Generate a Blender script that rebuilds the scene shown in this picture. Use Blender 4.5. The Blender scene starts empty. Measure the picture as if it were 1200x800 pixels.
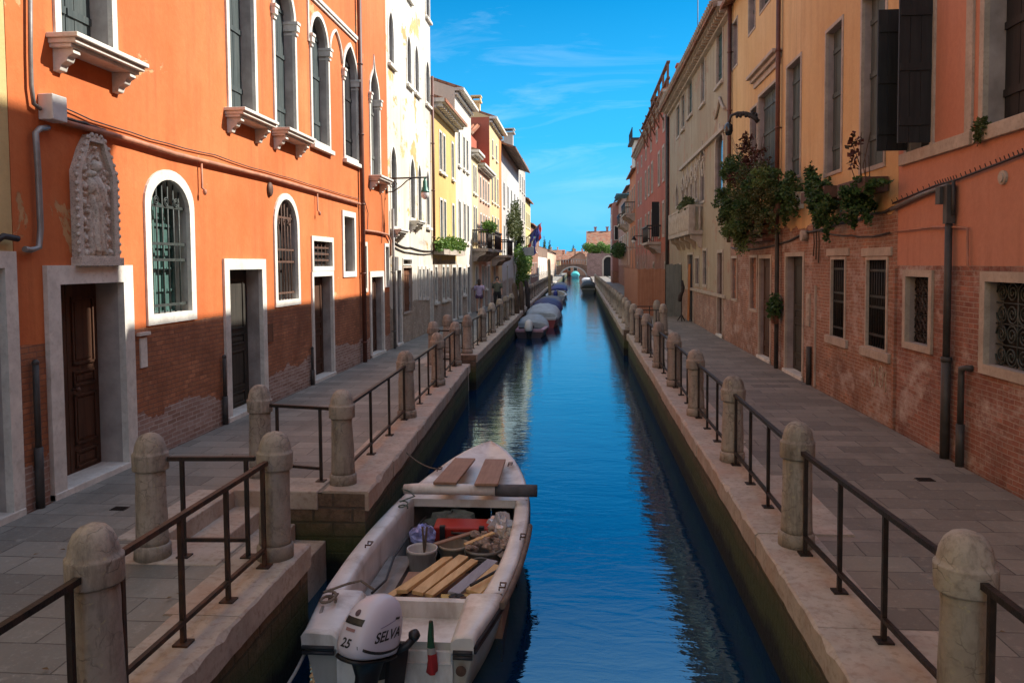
import bpy, bmesh, math, random
from mathutils import Vector, Matrix
from mathutils.bvhtree import BVHTree
random.seed(7)
sc = bpy.context.scene
col = sc.collection
PI = math.pi
R_ = math.radians

# ------------------------------------------------------------------ camera
F_PX, CX, CY, CAMH = 930.0, 600.0, 355.0, 2.4
YAW, PITCH, ROLL = R_(5.05), R_(-2.8), R_(-0.45)
_fw = Vector((-math.sin(YAW)*math.cos(PITCH), math.cos(YAW)*math.cos(PITCH), math.sin(PITCH)))
_r0 = _fw.cross(Vector((0, 0, 1))).normalized()
_u0 = _r0.cross(_fw)
_r = math.cos(ROLL)*_r0 + math.sin(ROLL)*_u0
_u = -math.sin(ROLL)*_r0 + math.cos(ROLL)*_u0
cam = bpy.data.cameras.new('camera')
cam.sensor_fit = 'HORIZONTAL'; cam.sensor_width = 36; cam.lens = 36*F_PX/1200
cam.shift_y = -(400-CY)/1200
cam.clip_start = 0.05; cam.clip_end = 6000
camo = bpy.data.objects.new('camera', cam)
camo.matrix_world = Matrix((( _r.x, _u.x, -_fw.x, 0), (_r.y, _u.y, -_fw.y, 0), (_r.z, _u.z, -_fw.z, CAMH), (0, 0, 0, 1)))
col.objects.link(camo); sc.camera = camo

def ray(px, py):
    return _fw + _r*((px-CX)/F_PX) - _u*((py-CY)/F_PX)
def on_x(px, py, X):
    d = ray(px, py); t = X/d.x
    return t*d.y, CAMH + t*d.z
def on_z(px, py, z):
    d = ray(px, py); t = (z-CAMH)/d.z
    return Vector((t*d.x, t*d.y, z))
def on_y(px, py, Y):
    d = ray(px, py); t = Y/d.y
    return t*d.x, CAMH + t*d.z

# ------------------------------------------------------------------ objects
WORG = {}
def tag(o, label=None, cat=None, group=None, kind=None):
    if label: o['label'] = label
    if cat: o['category'] = cat
    if group: o['group'] = group
    if kind: o['kind'] = kind
    return o
def thing(name, label, cat, loc=(0, 0, 0), group=None):
    o = bpy.data.objects.new(name, None); o.empty_display_size = .1
    col.objects.link(o); o.location = loc
    WORG[o.name] = Vector(loc)
    return tag(o, label, cat, group)
def dup(root, loc, label=None, group=None):
    r = root.copy(); col.objects.link(r); r.location = loc; WORG[r.name] = Vector(loc)
    if label: r['label'] = label
    if group: r['group'] = group
    for ch in list(root.children):
        c = ch.copy(); col.objects.link(c); c.parent = r
        for g in list(ch.children):
            d = g.copy(); col.objects.link(d); d.parent = c
    return r

class MB:
    def __init__(s): s.v = []; s.f = []; s.m = []; s.sm = []
    def add(s, vs, fs, m=0, sm=False):
        o = len(s.v); s.v += [tuple(p) for p in vs]
        for f in fs:
            s.f.append([i+o for i in f]); s.m.append(m); s.sm.append(sm)
    def quad(s, a, b, c, d, m=0): s.add([a, b, c, d], [(0, 1, 2, 3)], m)
    def box(s, x0, x1, y0, y1, z0, z1, m=0):
        s.hexa([(x0, y0, z0), (x1, y0, z0), (x1, y1, z0), (x0, y1, z0), (x0, y0, z1), (x1, y0, z1), (x1, y1, z1), (x0, y1, z1)], m)
    def hexa(s, p, m=0):
        s.add(p, [(3, 2, 1, 0), (4, 5, 6, 7), (0, 1, 5, 4), (1, 2, 6, 5), (2, 3, 7, 6), (3, 0, 4, 7)], m)
    def obox(s, c, ax, ay, az, m=0):      # centre and three half vectors
        c = Vector(c); ax = Vector(ax); ay = Vector(ay); az = Vector(az)
        s.hexa([c-ax-ay-az, c+ax-ay-az, c+ax+ay-az, c-ax+ay-az, c-ax-ay+az, c+ax-ay+az, c+ax+ay+az, c-ax+ay+az], m)
    def bar(s, a, b, w, h, m=0, up=(0, 0, 1)):     # rectangular bar from a to b
        a = Vector(a); b = Vector(b); d = (b-a); L = d.length; d.normalize()
        sd = d.cross(Vector(up))
        if sd.length < 1e-4: sd = d.cross(Vector((1, 0, 0)))
        sd.normalize(); u = sd.cross(d)
        s.obox((a+b)/2, d*L/2, sd*w/2, u*h/2, m)
    def tube(s, pts, r, n=8, m=0, sm=True, cap=True):
        pts = [Vector(p) for p in pts]; rings = []
        if not hasattr(r, '__len__'): r = [r]*len(pts)
        prev = None
        for i, p in enumerate(pts):
            t = (pts[min(i+1, len(pts)-1)]-pts[max(i-1, 0)]).normalized()
            if prev is None:
                a = t.cross(Vector((0, 0, 1)))
                if a.length < 1e-3: a = t.cross(Vector((1, 0, 0)))
            else:
                a = prev-t*prev.dot(t)
                if a.length < 1e-4: a = t.cross(Vector((0, 0, 1)))
            a.normalize(); prev = a; b = t.cross(a)
            rings.append([p+(a*math.cos(2*PI*k/n)+b*math.sin(2*PI*k/n))*r[i] for k in range(n)])
        vs = [q for g in rings for q in g]; fs = []
        for i in range(len(pts)-1):
            for k in range(n):
                fs.append((i*n+k, i*n+(k+1) % n, (i+1)*n+(k+1) % n, (i+1)*n+k))
        s.add(vs, fs, m, sm)
        if cap:
            s.add(rings[0], [tuple(range(n))[::-1]], m); s.add(rings[-1], [tuple(range(n))], m)
    def lathe(s, prof, c=(0, 0, 0), n=20, m=0, sm=True, cap=True):    # [(r, z)...] about vertical axis
        c = Vector(c); vs = []; fs = []
        for r, z in prof:
            for k in range(n):
                vs.append(c+Vector((r*math.cos(2*PI*k/n), r*math.sin(2*PI*k/n), z)))
        for i in range(len(prof)-1):
            for k in range(n):
                fs.append((i*n+k, i*n+(k+1) % n, (i+1)*n+(k+1) % n, (i+1)*n+k))
        s.add(vs, fs, m, sm)
        if not cap: return
        if prof[0][0] > 1e-3: s.add(vs[:n], [tuple(range(n))[::-1]], m)
        if prof[-1][0] > 1e-3: s.add(vs[-n:], [tuple(range(n))], m)
    def grid(s, rows, m=0, sm=True, closed=False):
        nr = len(rows); nc = len(rows[0]); vs = [p for r in rows for p in r]; fs = []
        for i in range(nr-1):
            for j in range(nc if closed else nc-1):
                fs.append((i*nc+j, i*nc+(j+1) % nc, (i+1)*nc+(j+1) % nc, (i+1)*nc+j))
        s.add(vs, fs, m, sm)
    def ellipsoid(s, c, r, n=12, k=8, m=0, sm=True, jit=0):
        c = Vector(c); rows = []
        for i in range(k+1):
            th = PI*i/k; row = []
            for j in range(n):
                ph = 2*PI*j/n; q = 1+random.uniform(-jit, jit)
                row.append(c+Vector((r[0]*math.sin(th)*math.cos(ph)*q, r[1]*math.sin(th)*math.sin(ph)*q, r[2]*math.cos(th)*q)))
            rows.append(row)
        s.grid(rows, m, sm, True)
    def build(s, name, mats, parent=None, org=None, bevel=0, recalc=True):
        me = bpy.data.meshes.new(name)
        o = WORG[parent.name] if parent else Vector(org or (0, 0, 0))
        me.from_pydata([Vector(p)-o for p in s.v], [], s.f)
        if not isinstance(mats, (list, tuple)): mats = [mats]
        for mm in mats: me.materials.append(mm)
        me.polygons.foreach_set('material_index', s.m)
        me.polygons.foreach_set('use_smooth', s.sm)
        me.update()
        if recalc:
            bm = bmesh.new(); bm.from_mesh(me)
            bmesh.ops.remove_doubles(bm, verts=bm.verts, dist=1e-5)
            bmesh.ops.recalc_face_normals(bm, faces=bm.faces)
            bm.to_mesh(me); bm.free()
        ob = bpy.data.objects.new(name, me); col.objects.link(ob)
        if parent: ob.parent = parent; WORG[ob.name] = o.copy()
        else: ob.location = o; WORG[ob.name] = o.copy()
        if bevel:
            md = ob.modifiers.new('bevel', 'BEVEL'); md.width = bevel; md.segments = 2; md.limit_method = 'ANGLE'
        return ob

# ------------------------------------------------------------------ materials
def nd(t, typ, ins=None, **at):
    n = t.nodes.new(typ)
    for k, v in at.items(): setattr(n, k, v)
    for k, v in (ins or {}).items():
        if hasattr(v, 'is_linked') or isinstance(v, bpy.types.NodeSocket): t.links.new(v, n.inputs[k])
        else: n.inputs[k].default_value = v
    return n
def c4(c): return (c[0], c[1], c[2], 1.0)
def mix(t, fac, a, b, blend='MIX'):
    n = t.nodes.new('ShaderNodeMix'); n.data_type = 'RGBA'; n.blend_type = blend
    for i, v in ((0, fac), (6, a), (7, b)):
        if isinstance(v, bpy.types.NodeSocket): t.links.new(v, n.inputs[i])
        elif i == 0: n.inputs[0].default_value = v
        else: n.inputs[i].default_value = c4(v)
    return n.outputs[2]
def mth(t, op, a, b=0.0, c=None):
    n = t.nodes.new('ShaderNodeMath'); n.operation = op
    for i, v in enumerate((a, b) if c is None else (a, b, c)):
        if isinstance(v, bpy.types.NodeSocket): t.links.new(v, n.inputs[i])
        else: n.inputs[i].default_value = v
    return n.outputs[0]
def ramp(t, v, lo, hi):
    n = nd(t, 'ShaderNodeMapRange', {'Value': v, 'From Min': lo, 'From Max': hi}); return n.outputs[0]
def noise(t, vec, scale, detail=5, rough=.55, dist=0):
    return nd(t, 'ShaderNodeTexNoise', {'Vector': vec, 'Scale': scale, 'Detail': detail, 'Roughness': rough, 'Distortion': dist}).outputs[0]
def start(name):
    m = bpy.data.materials.new(name); m.use_nodes = True; t = m.node_tree; t.nodes.clear()
    out = t.nodes.new('ShaderNodeOutputMaterial'); p = t.nodes.new('ShaderNodeBsdfPrincipled')
    t.links.new(p.outputs[0], out.inputs[0])
    return m, t, p
def setp(t, p, **k):
    names = {'color': 'Base Color', 'rough': 'Roughness', 'metal': 'Metallic', 'spec': 'Specular IOR Level', 'normal': 'Normal', 'alpha': 'Alpha', 'ior': 'IOR'}
    for a, v in k.items():
        s = p.inputs[names[a]]
        if isinstance(v, bpy.types.NodeSocket): t.links.new(v, s)
        elif a == 'color': s.default_value = c4(v)
        else: s.default_value = v
def bump(t, h, strength=.3, dist=.02, nrm=None):
    ins = {'Height': h, 'Strength': strength, 'Distance': dist}
    if nrm is not None: ins['Normal'] = nrm
    return nd(t, 'ShaderNodeBump', ins).outputs[0]
def pos(t): return t.nodes.new('ShaderNodeNewGeometry').outputs['Position']
def scaled(t, v, s):
    return nd(t, 'ShaderNodeMapping', {'Vector': v, 'Scale': s}).outputs[0]

MC = {}
def plain(name, c, rough=.6, var=.25, scale=6, bmp=.15, metal=0, spec=.5, dirt=None, dirt_amt=.5):
    """painted / worn surface: base colour with mottling, optional dirt stains, fine bump"""
    if name in MC: return MC[name]
    m, t, p = start(name); P = pos(t)
    n1 = noise(t, P, scale, 6); n2 = noise(t, P, scale*5.3, 4)
    colr = mix(t, ramp(t, n1, .3, .7), [x*(1-var) for x in c], [min(1, x*(1+var*.6)) for x in c])
    if dirt:
        n3 = noise(t, scaled(t, P, (1, 1, .35)), scale*.7, 7, .65)
        colr = mix(t, mth(t, 'MULTIPLY', ramp(t, n3, .48, .68), dirt_amt), colr, dirt)
    setp(t, p, color=colr, rough=rough, metal=metal, spec=spec)
    if bmp: setp(t, p, normal=bump(t, mth(t, 'ADD', n2, n1), bmp, .01))
    MC[name] = m; return m

def bricknode(t, P, bw, rh, mort, c1, c2, cm, flat=False):
    s = nd(t, 'ShaderNodeSeparateXYZ', {'Vector': P})
    if flat: v = nd(t, 'ShaderNodeCombineXYZ', {'X': s.outputs[0], 'Y': s.outputs[1]}).outputs[0]
    else: v = nd(t, 'ShaderNodeCombineXYZ', {'X': mth(t, 'ADD', s.outputs[0], s.outputs[1]), 'Y': s.outputs[2]}).outputs[0]
    # slight wobble so that courses are not ruler straight
    w = nd(t, 'ShaderNodeTexNoise', {'Vector': P, 'Scale': 2.2, 'Detail': 3})
    off = nd(t, 'ShaderNodeVectorMath', {0: w.outputs['Color'], 1: (.5, .5, .5)}, operation='SUBTRACT').outputs[0]
    off = nd(t, 'ShaderNodeVectorMath', {0: off, 1: (.03, .03, .0)}, operation='MULTIPLY').outputs[0]
    v = nd(t, 'ShaderNodeVectorMath', {0: v, 1: off}).outputs[0]
    b = nd(t, 'ShaderNodeTexBrick', {'Vector': v, 'Color1': c4(c1), 'Color2': c4(c2), 'Mortar': c4(cm), 'Scale': 1.0,
           'Mortar Size': mort, 'Mortar Smooth': .3, 'Bias': 0.0, 'Brick Width': bw, 'Row Height': rh})
    return b.outputs['Color'], b.outputs['Fac'], s

def stucco(name, base, light, dark, bh=None, bamp=.15, bc=((.36, .15, .085), (.27, .10, .06), (.33, .24, .18)),
           low_h=None, lowc=((.36, .27, .22), (.25, .16, .12), (.4, .36, .31)), streak=.5, peel=None, peelc=(.55, .45, .33), white=.0, rough=.85):
    """stucco with weather stains; exposed brick below bh, older repaired brick below low_h, plaster losses (peel)"""
    m, t, p = start(name); P = pos(t)
    n1 = noise(t, P, .55, 6, .6); n2 = noise(t, P, 3.2, 6, .6); n3 = noise(t, P, 38, 4, .6)
    st = noise(t, scaled(t, P, (2.2, 2.2, .22)), 1.6, 6, .6)
    c = mix(t, ramp(t, n1, .36, .66), base, light)
    c = mix(t, mth(t, 'MULTIPLY', ramp(t, st, .5, .74), streak), c, dark)
    c = mix(t, mth(t, 'MULTIPLY', ramp(t, n2, .55, .75), .35), c, light)
    big = noise(t, scaled(t, P, (1, 1, .6)), .28, 5, .6)
    c = mix(t, mth(t, 'MULTIPLY', ramp(t, big, .45, .62), .45), c, [x*y for x, y in zip(base, (.80, .68, .62))])
    drip = noise(t, scaled(t, P, (3.6, 3.6, .14)), 1.2, 5, .65)
    c = mix(t, mth(t, 'MULTIPLY', mth(t, 'MULTIPLY', ramp(t, drip, .52, .70), ramp(t, n1, .42, .6)), .34), c, [x*.55 for x in dark])
    spk = noise(t, P, 55, 3, .7)
    c = mix(t, mth(t, 'MULTIPLY', ramp(t, spk, .58, .75), .22), c, [x*.5 for x in dark])
    c = mix(t, .12, c, nd(t, 'ShaderNodeTexNoise', {'Vector': P, 'Scale': 16.0, 'Detail': 5}).outputs['Fac'], 'OVERLAY')
    h = mth(t, 'ADD', mth(t, 'MULTIPLY', n3, .4), mth(t, 'MULTIPLY', n2, 1.2))
    z = nd(t, 'ShaderNodeSeparateXYZ', {'Vector': P}).outputs[2]
    if peel is not None:
        pn = noise(t, P, .9, 8, .68, .4)
        pk = ramp(t, pn, peel, peel+.02)
        pc = mix(t, ramp(t, n2, .4, .65), peelc, [x*.72 for x in peelc])
        c = mix(t, pk, c, pc); h = mth(t, 'SUBTRACT', h, mth(t, 'MULTIPLY', pk, 1.0))
    if bh is not None:
        bcol, bf, _ = bricknode(t, P, .225, .060, .006, bc[0], bc[1], bc[2])
        b2, bf2, _ = bricknode(t, P, .225, .060, .006, [x*.62 for x in bc[0]], [min(.6, x*1.45) for x in bc[0]], bc[2])
        bcol = mix(t, ramp(t, noise(t, P, 2.6, 6, .7), .42, .60), bcol, b2)
        bcol = mix(t, ramp(t, noise(t, P, 1.1, 6, .65), .42, .66), bcol, mix(t, .6, bcol, [x*.45 for x in bc[1]]))
        bcol = mix(t, mth(t, 'MULTIPLY', ramp(t, noise(t, P, 14, 6, .75), .48, .62), .45), bcol, [x*.8 for x in bc[2]])
        if white:
            bcol = mix(t, mth(t, 'MULTIPLY', ramp(t, noise(t, scaled(t, P, (1, 1, 1.6)), 1.7, 9, .75), .50, .66), white), bcol, (.50, .41, .36))
        bhgt = mth(t, 'SUBTRACT', mth(t, 'MULTIPLY', n2, 1.5), mth(t, 'MULTIPLY', bf, 1.6))
        bhgt = mth(t, 'ADD', bhgt, mth(t, 'MULTIPLY', noise(t, P, 25, 4), .8))
        if low_h is not None:
            lcol, lf, _ = bricknode(t, P, .225, .062, .009, lowc[0], lowc[1], lowc[2])
            lcol = mix(t, ramp(t, noise(t, P, 7, 6, .7), .4, .65), lcol, mix(t, .5, lcol, lowc[1]))
            lk = mth(t, 'LESS_THAN', mth(t, 'ADD', z, mth(t, 'MULTIPLY', mth(t, 'SUBTRACT', n1, .5), 1.3)), low_h)
            bcol = mix(t, lk, bcol, lcol)
        k = mth(t, 'LESS_THAN', mth(t, 'ADD', z, mth(t, 'MULTIPLY', mth(t, 'SUBTRACT', noise(t, P, 1.1, 5, .6), .5), bamp)), bh)
        c = mix(t, k, c, bcol)
        hm = t.nodes.new('ShaderNodeMix'); hm.data_type = 'FLOAT'
        t.links.new(k, hm.inputs[0]); t.links.new(h, hm.inputs[2]); t.links.new(mth(t, 'SUBTRACT', bhgt, 1.0), hm.inputs[3]); h = hm.outputs[0]
    setp(t, p, color=c, rough=rough, spec=.25, normal=bump(t, h, .55, .012))
    return m

def stone(name, c, stain=(.2, .17, .13), amt=.6, scale=3.0, rough=.75, crack=0.0, warm=None, grime=False):
    m, t, p = start(name); P = pos(t)
    n1 = noise(t, P, scale, 8, .65); n2 = noise(t, P, scale*7, 6, .6); n4 = noise(t, P, scale*22, 3, .6)
    k = mix(t, ramp(t, n1, .35, .65), [x*.8 for x in c], [min(.85, x*1.12) for x in c])
    k = mix(t, mth(t, 'MULTIPLY', ramp(t, n2, .5, .72), amt), k, stain)
    if warm: k = mix(t, mth(t, 'MULTIPLY', ramp(t, noise(t, P, scale*.6, 5), .5, .7), .6), k, warm)
    h = mth(t, 'ADD', n2, mth(t, 'MULTIPLY', n4, .5))
    if crack:
        v = nd(t, 'ShaderNodeTexVoronoi', {'Vector': nd(t, 'ShaderNodeVectorMath', {0: P, 1: nd(t, 'ShaderNodeVectorMath', {0: nd(t, 'ShaderNodeTexNoise', {'Vector': P, 'Scale': 9.0, 'Detail': 5}).outputs['Color'], 1: (.12, .12, .12)}, operation='MULTIPLY').outputs[0]}).outputs[0], 'Scale': 9.0}, feature='DISTANCE_TO_EDGE').outputs[0]
        ck = mth(t, 'MULTIPLY', mth(t, 'SUBTRACT', 1, ramp(t, v, .008, .035)), mth(t, 'MULTIPLY', ramp(t, noise(t, P, 4, 4), .45, .6), crack))
        k = mix(t, ck, k, [x*.4 for x in stain]); h = mth(t, 'SUBTRACT', h, ck)
    if grime:
        ob = t.nodes.new('ShaderNodeObjectInfo').outputs['Random']
        k = mix(t, mth(t, 'MULTIPLY', ob, .45), k, [x*.55 for x in c])
        g = noise(t, scaled(t, P, (5, 5, .9)), 1.6, 7, .7); k = mix(t, mth(t, 'MULTIPLY', ramp(t, g, .50, .66), .6), k, [.085, .07, .055])
        l = noise(t, P, 19, 5, .7); k = mix(t, mth(t, 'MULTIPLY', ramp(t, l, .60, .68), .5), k, (.42, .38, .22))
    setp(t, p, color=k, rough=rough, spec=.3, normal=bump(t, h, .45, .008))
    return m

def leafmat(name, a, b, c):
    m, t, p = start(name)
    r = t.nodes.new('ShaderNodeNewGeometry').outputs['Random Per Island']
    cr = nd(t, 'ShaderNodeValToRGB', {'Fac': r}); e = cr.color_ramp.elements
    e[0].color = c4(a); e[1].color = c4(c); x = e.new(.5); x.color = c4(b)
    setp(t, p, color=cr.outputs[0], rough=.55, spec=.4)
    tr = nd(t, 'ShaderNodeBsdfTranslucent', {'Color': cr.outputs[0]})
    ms = nd(t, 'ShaderNodeMixShader', {0: .25, 1: p.outputs[0], 2: tr.outputs[0]})
    t.links.new(ms.outputs[0], [n for n in t.nodes if n.type == 'OUTPUT_MATERIAL'][0].inputs[0])
    return m

def rooftile(name, c1=(.42, .15, .07), c2=(.25, .10, .06)):
    m, t, p = start(name); P = pos(t)
    b, f, s = bricknode(t, P, .4, .22, .02, c1, c2, [x*.3 for x in c2], flat=True)
    w = nd(t, 'ShaderNodeTexWave', {'Vector': P, 'Scale': 1.6, 'Distortion': .6}, bands_direction='Y').outputs[1]
    k = mix(t, ramp(t, noise(t, P, 1.5, 6), .4, .7), b, (.30, .2, .13))
    setp(t, p, color=k, rough=.85, normal=bump(t, mth(t, 'SUBTRACT', w, f), .8, .06))
    return m

def planks(name, c, c2, scale=18, axis=2, rough=.65, bmp=.35):
    m, t, p = start(name); P = pos(t)
    sc_ = [1, 1, 1]; sc_[axis] = .06
    g = noise(t, scaled(t, P, sc_), scale, 6, .65, .3); n1 = noise(t, P, 3, 5)
    k = mix(t, ramp(t, g, .35, .68), c, c2); k = mix(t, mth(t, 'MULTIPLY', ramp(t, n1, .5, .75), .5), k, [x*.6 for x in c])
    setp(t, p, color=k, rough=rough, spec=.35, normal=bump(t, g, bmp, .006))
    return m

M_stone = stone('stone_white', (.68, .65, .58), (.38, .34, .28), .4, 2.5)
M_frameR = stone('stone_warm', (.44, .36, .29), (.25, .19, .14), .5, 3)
M_bollard = stone('bollard_stone', (.40, .355, .30), (.16, .13, .105), .6, 3.0, crack=.7, warm=(.34, .26, .19), grime=True)
M_coping = stone('coping_stone', (.46, .40, .335), (.22, .155, .11), .6, 2.6, crack=.15, warm=(.42, .27, .19))
M_relief = stone('relief_stone', (.62, .55, .46), (.13, .10, .08), .8, 8)
M_iron = plain('iron', (.022, .018, .016), .5, .5, 14, .3, .3, .5, (.10, .045, .025), .35)
M_ironL = plain('iron_grille', (.05, .06, .055), .55, .4, 14, .3, .2)
M_rust = plain('rusty_iron', (.11, .055, .035), .7, .5, 12, .3)
M_pipebrown = plain('pipe_brown', (.13, .045, .028), .55, .3, 5, .1, 0, .5, (.06, .03, .02), .5)
M_pipegrey = plain('pipe_grey', (.20, .185, .175), .5, .3, 6, .1, .2, .5, (.09, .07, .06), .5)
M_pipedark = plain('pipe_dark', (.055, .05, .045), .6, .4, 6, .2, .1)
M_conduit = plain('conduit_painted', (.45, .19, .11), .65, .3, 6, .1, 0, .5, (.2, .1, .07), .6)
M_cable = plain('cable_dark', (.03, .022, .02), .6, .3, 6, 0)
M_glass = None
def glassmat(name, c, rough=.06):
    m, t, p = start(name); P = pos(t)
    k = mix(t, ramp(t, noise(t, P, 1.7, 3), .4, .65), c, [x*.45 for x in c])
    setp(t, p, color=k, rough=rough, spec=.6, normal=bump(t, noise(t, P, 2.2, 2), .04, .02)); return m
M_glass = glassmat('window_glass', (.02, .024, .026))
M_teal = glassmat('window_glass_teal', (.10, .19, .17))
M_dark = plain('dark_interior', (.012, .011, .010), .8, .3, 3, 0)
M_shut = planks('shutter_slate', (.035, .05, .052), (.075, .09, .088))
M_shutg = planks('shutter_green', (.018, .045, .035), (.035, .075, .055))
M_shutb = planks('shutter_black', (.012, .012, .013), (.024, .024, .024))
M_shutgrey = planks('shutter_grey', (.11, .115, .105), (.17, .17, .155))
M_shutteal = planks('shutter_teal', (.05, .068, .064), (.085, .105, .10))
M_shutbr = planks('shutter_brown', (.12, .05, .025), (.2, .085, .04))
M_door = planks('door_wood', (.05, .022, .012), (.10, .045, .024))
M_doorblk = planks('door_dark', (.03, .027, .022), (.06, .052, .042))
M_steel = plain('galvanised', (.3, .3, .29), .45, .3, 5, .1, .4)
M_grey = plain('grey_plaster', (.42, .39, .36), .85, .3, 3, .3, 0, .3, (.17, .14, .12), .5)
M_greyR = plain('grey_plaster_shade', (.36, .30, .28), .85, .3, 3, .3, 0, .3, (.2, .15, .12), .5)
M_roof = rooftile('roof_tiles')
M_roofd = rooftile('roof_tiles_dark', (.20, .11, .08), (.13, .08, .06))
M_boxwhite = plain('meter_box_white', (.62, .6, .56), .5, .15, 8, .05)
M_leafs = [leafmat('leaves_deep', (.02, .05, .015), (.045, .095, .025), (.09, .16, .04)),
           leafmat('leaves_light', (.05, .12, .02), (.10, .2, .03), (.2, .3, .06)),
           leafmat('leaves_olive', (.04, .06, .018), (.08, .1, .03), (.13, .14, .05)),
           leafmat('leaves_red', (.05, .012, .012), (.11, .03, .02), (.06, .05, .02)),
           leafmat('leaves_pale', (.09, .13, .05), (.15, .2, .08), (.22, .26, .12))]
M_soil = plain('terracotta', (.25, .10, .06), .85, .3, 9, .2)
M_trunk = plain('stem_brown', (.09, .06, .04), .85, .3, 9, .3)
# ------------------------------------------------------------------ houses
LX, RX = -5.46, 4.46
def arch_curve(u0, u1, vs, rise, kind, n=14):
    hw = (u1-u0)/2; uc = (u0+u1)/2; pts = []
    if kind == 'round':
        for i in range(n+1):
            a = PI*(1-i/n); pts.append((uc+hw*math.cos(a), vs+rise*math.sin(a)))
        return pts
    def hgt(sx):
        y = math.sqrt(max(0, 4-(2-sx)**2))/math.sqrt(3)
        if kind == 'ogee': y = .62*math.sqrt(max(0, 1-(1-sx)**2)) + .38*sx**7
        return rise*y
    half = [(u0+hw*(i/(n//2)), vs+hgt(i/(n//2))) for i in range(n//2+1)]
    return half + [(2*uc-u, v) for u, v in half[::-1][1:]]

class Op:
    def __init__(s, u0, u1, v0, v1, arch=None, rise=0): s.u0, s.u1, s.v0, s.v1, s.arch, s.rise = u0, u1, v0, v1, arch, rise
    def inset(s, k, kb=None):
        kb = k if kb is None else kb
        return Op(s.u0+k, s.u1-k, s.v0+kb, s.v1-k, s.arch, max(.02, s.rise-k*.35) if s.arch else 0)
    def outline(s):
        pts = [(s.u0, s.v0)]
        if s.arch: pts += arch_curve(s.u0, s.u1, s.v1-s.rise, s.rise, s.arch)
        else: pts += [(s.u0, s.v1), (s.u1, s.v1)]
        pts.append((s.u1, s.v0)); return pts
    def top_at(s, u):
        if not s.arch: return s.v1
        c = arch_curve(s.u0, s.u1, s.v1-s.rise, s.rise, s.arch, 24)
        for a, b in zip(c, c[1:]):
            if a[0] <= u <= b[0]: return a[1]+(b[1]-a[1])*(u-a[0])/max(1e-6, b[0]-a[0])
        return s.v1-s.rise

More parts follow.
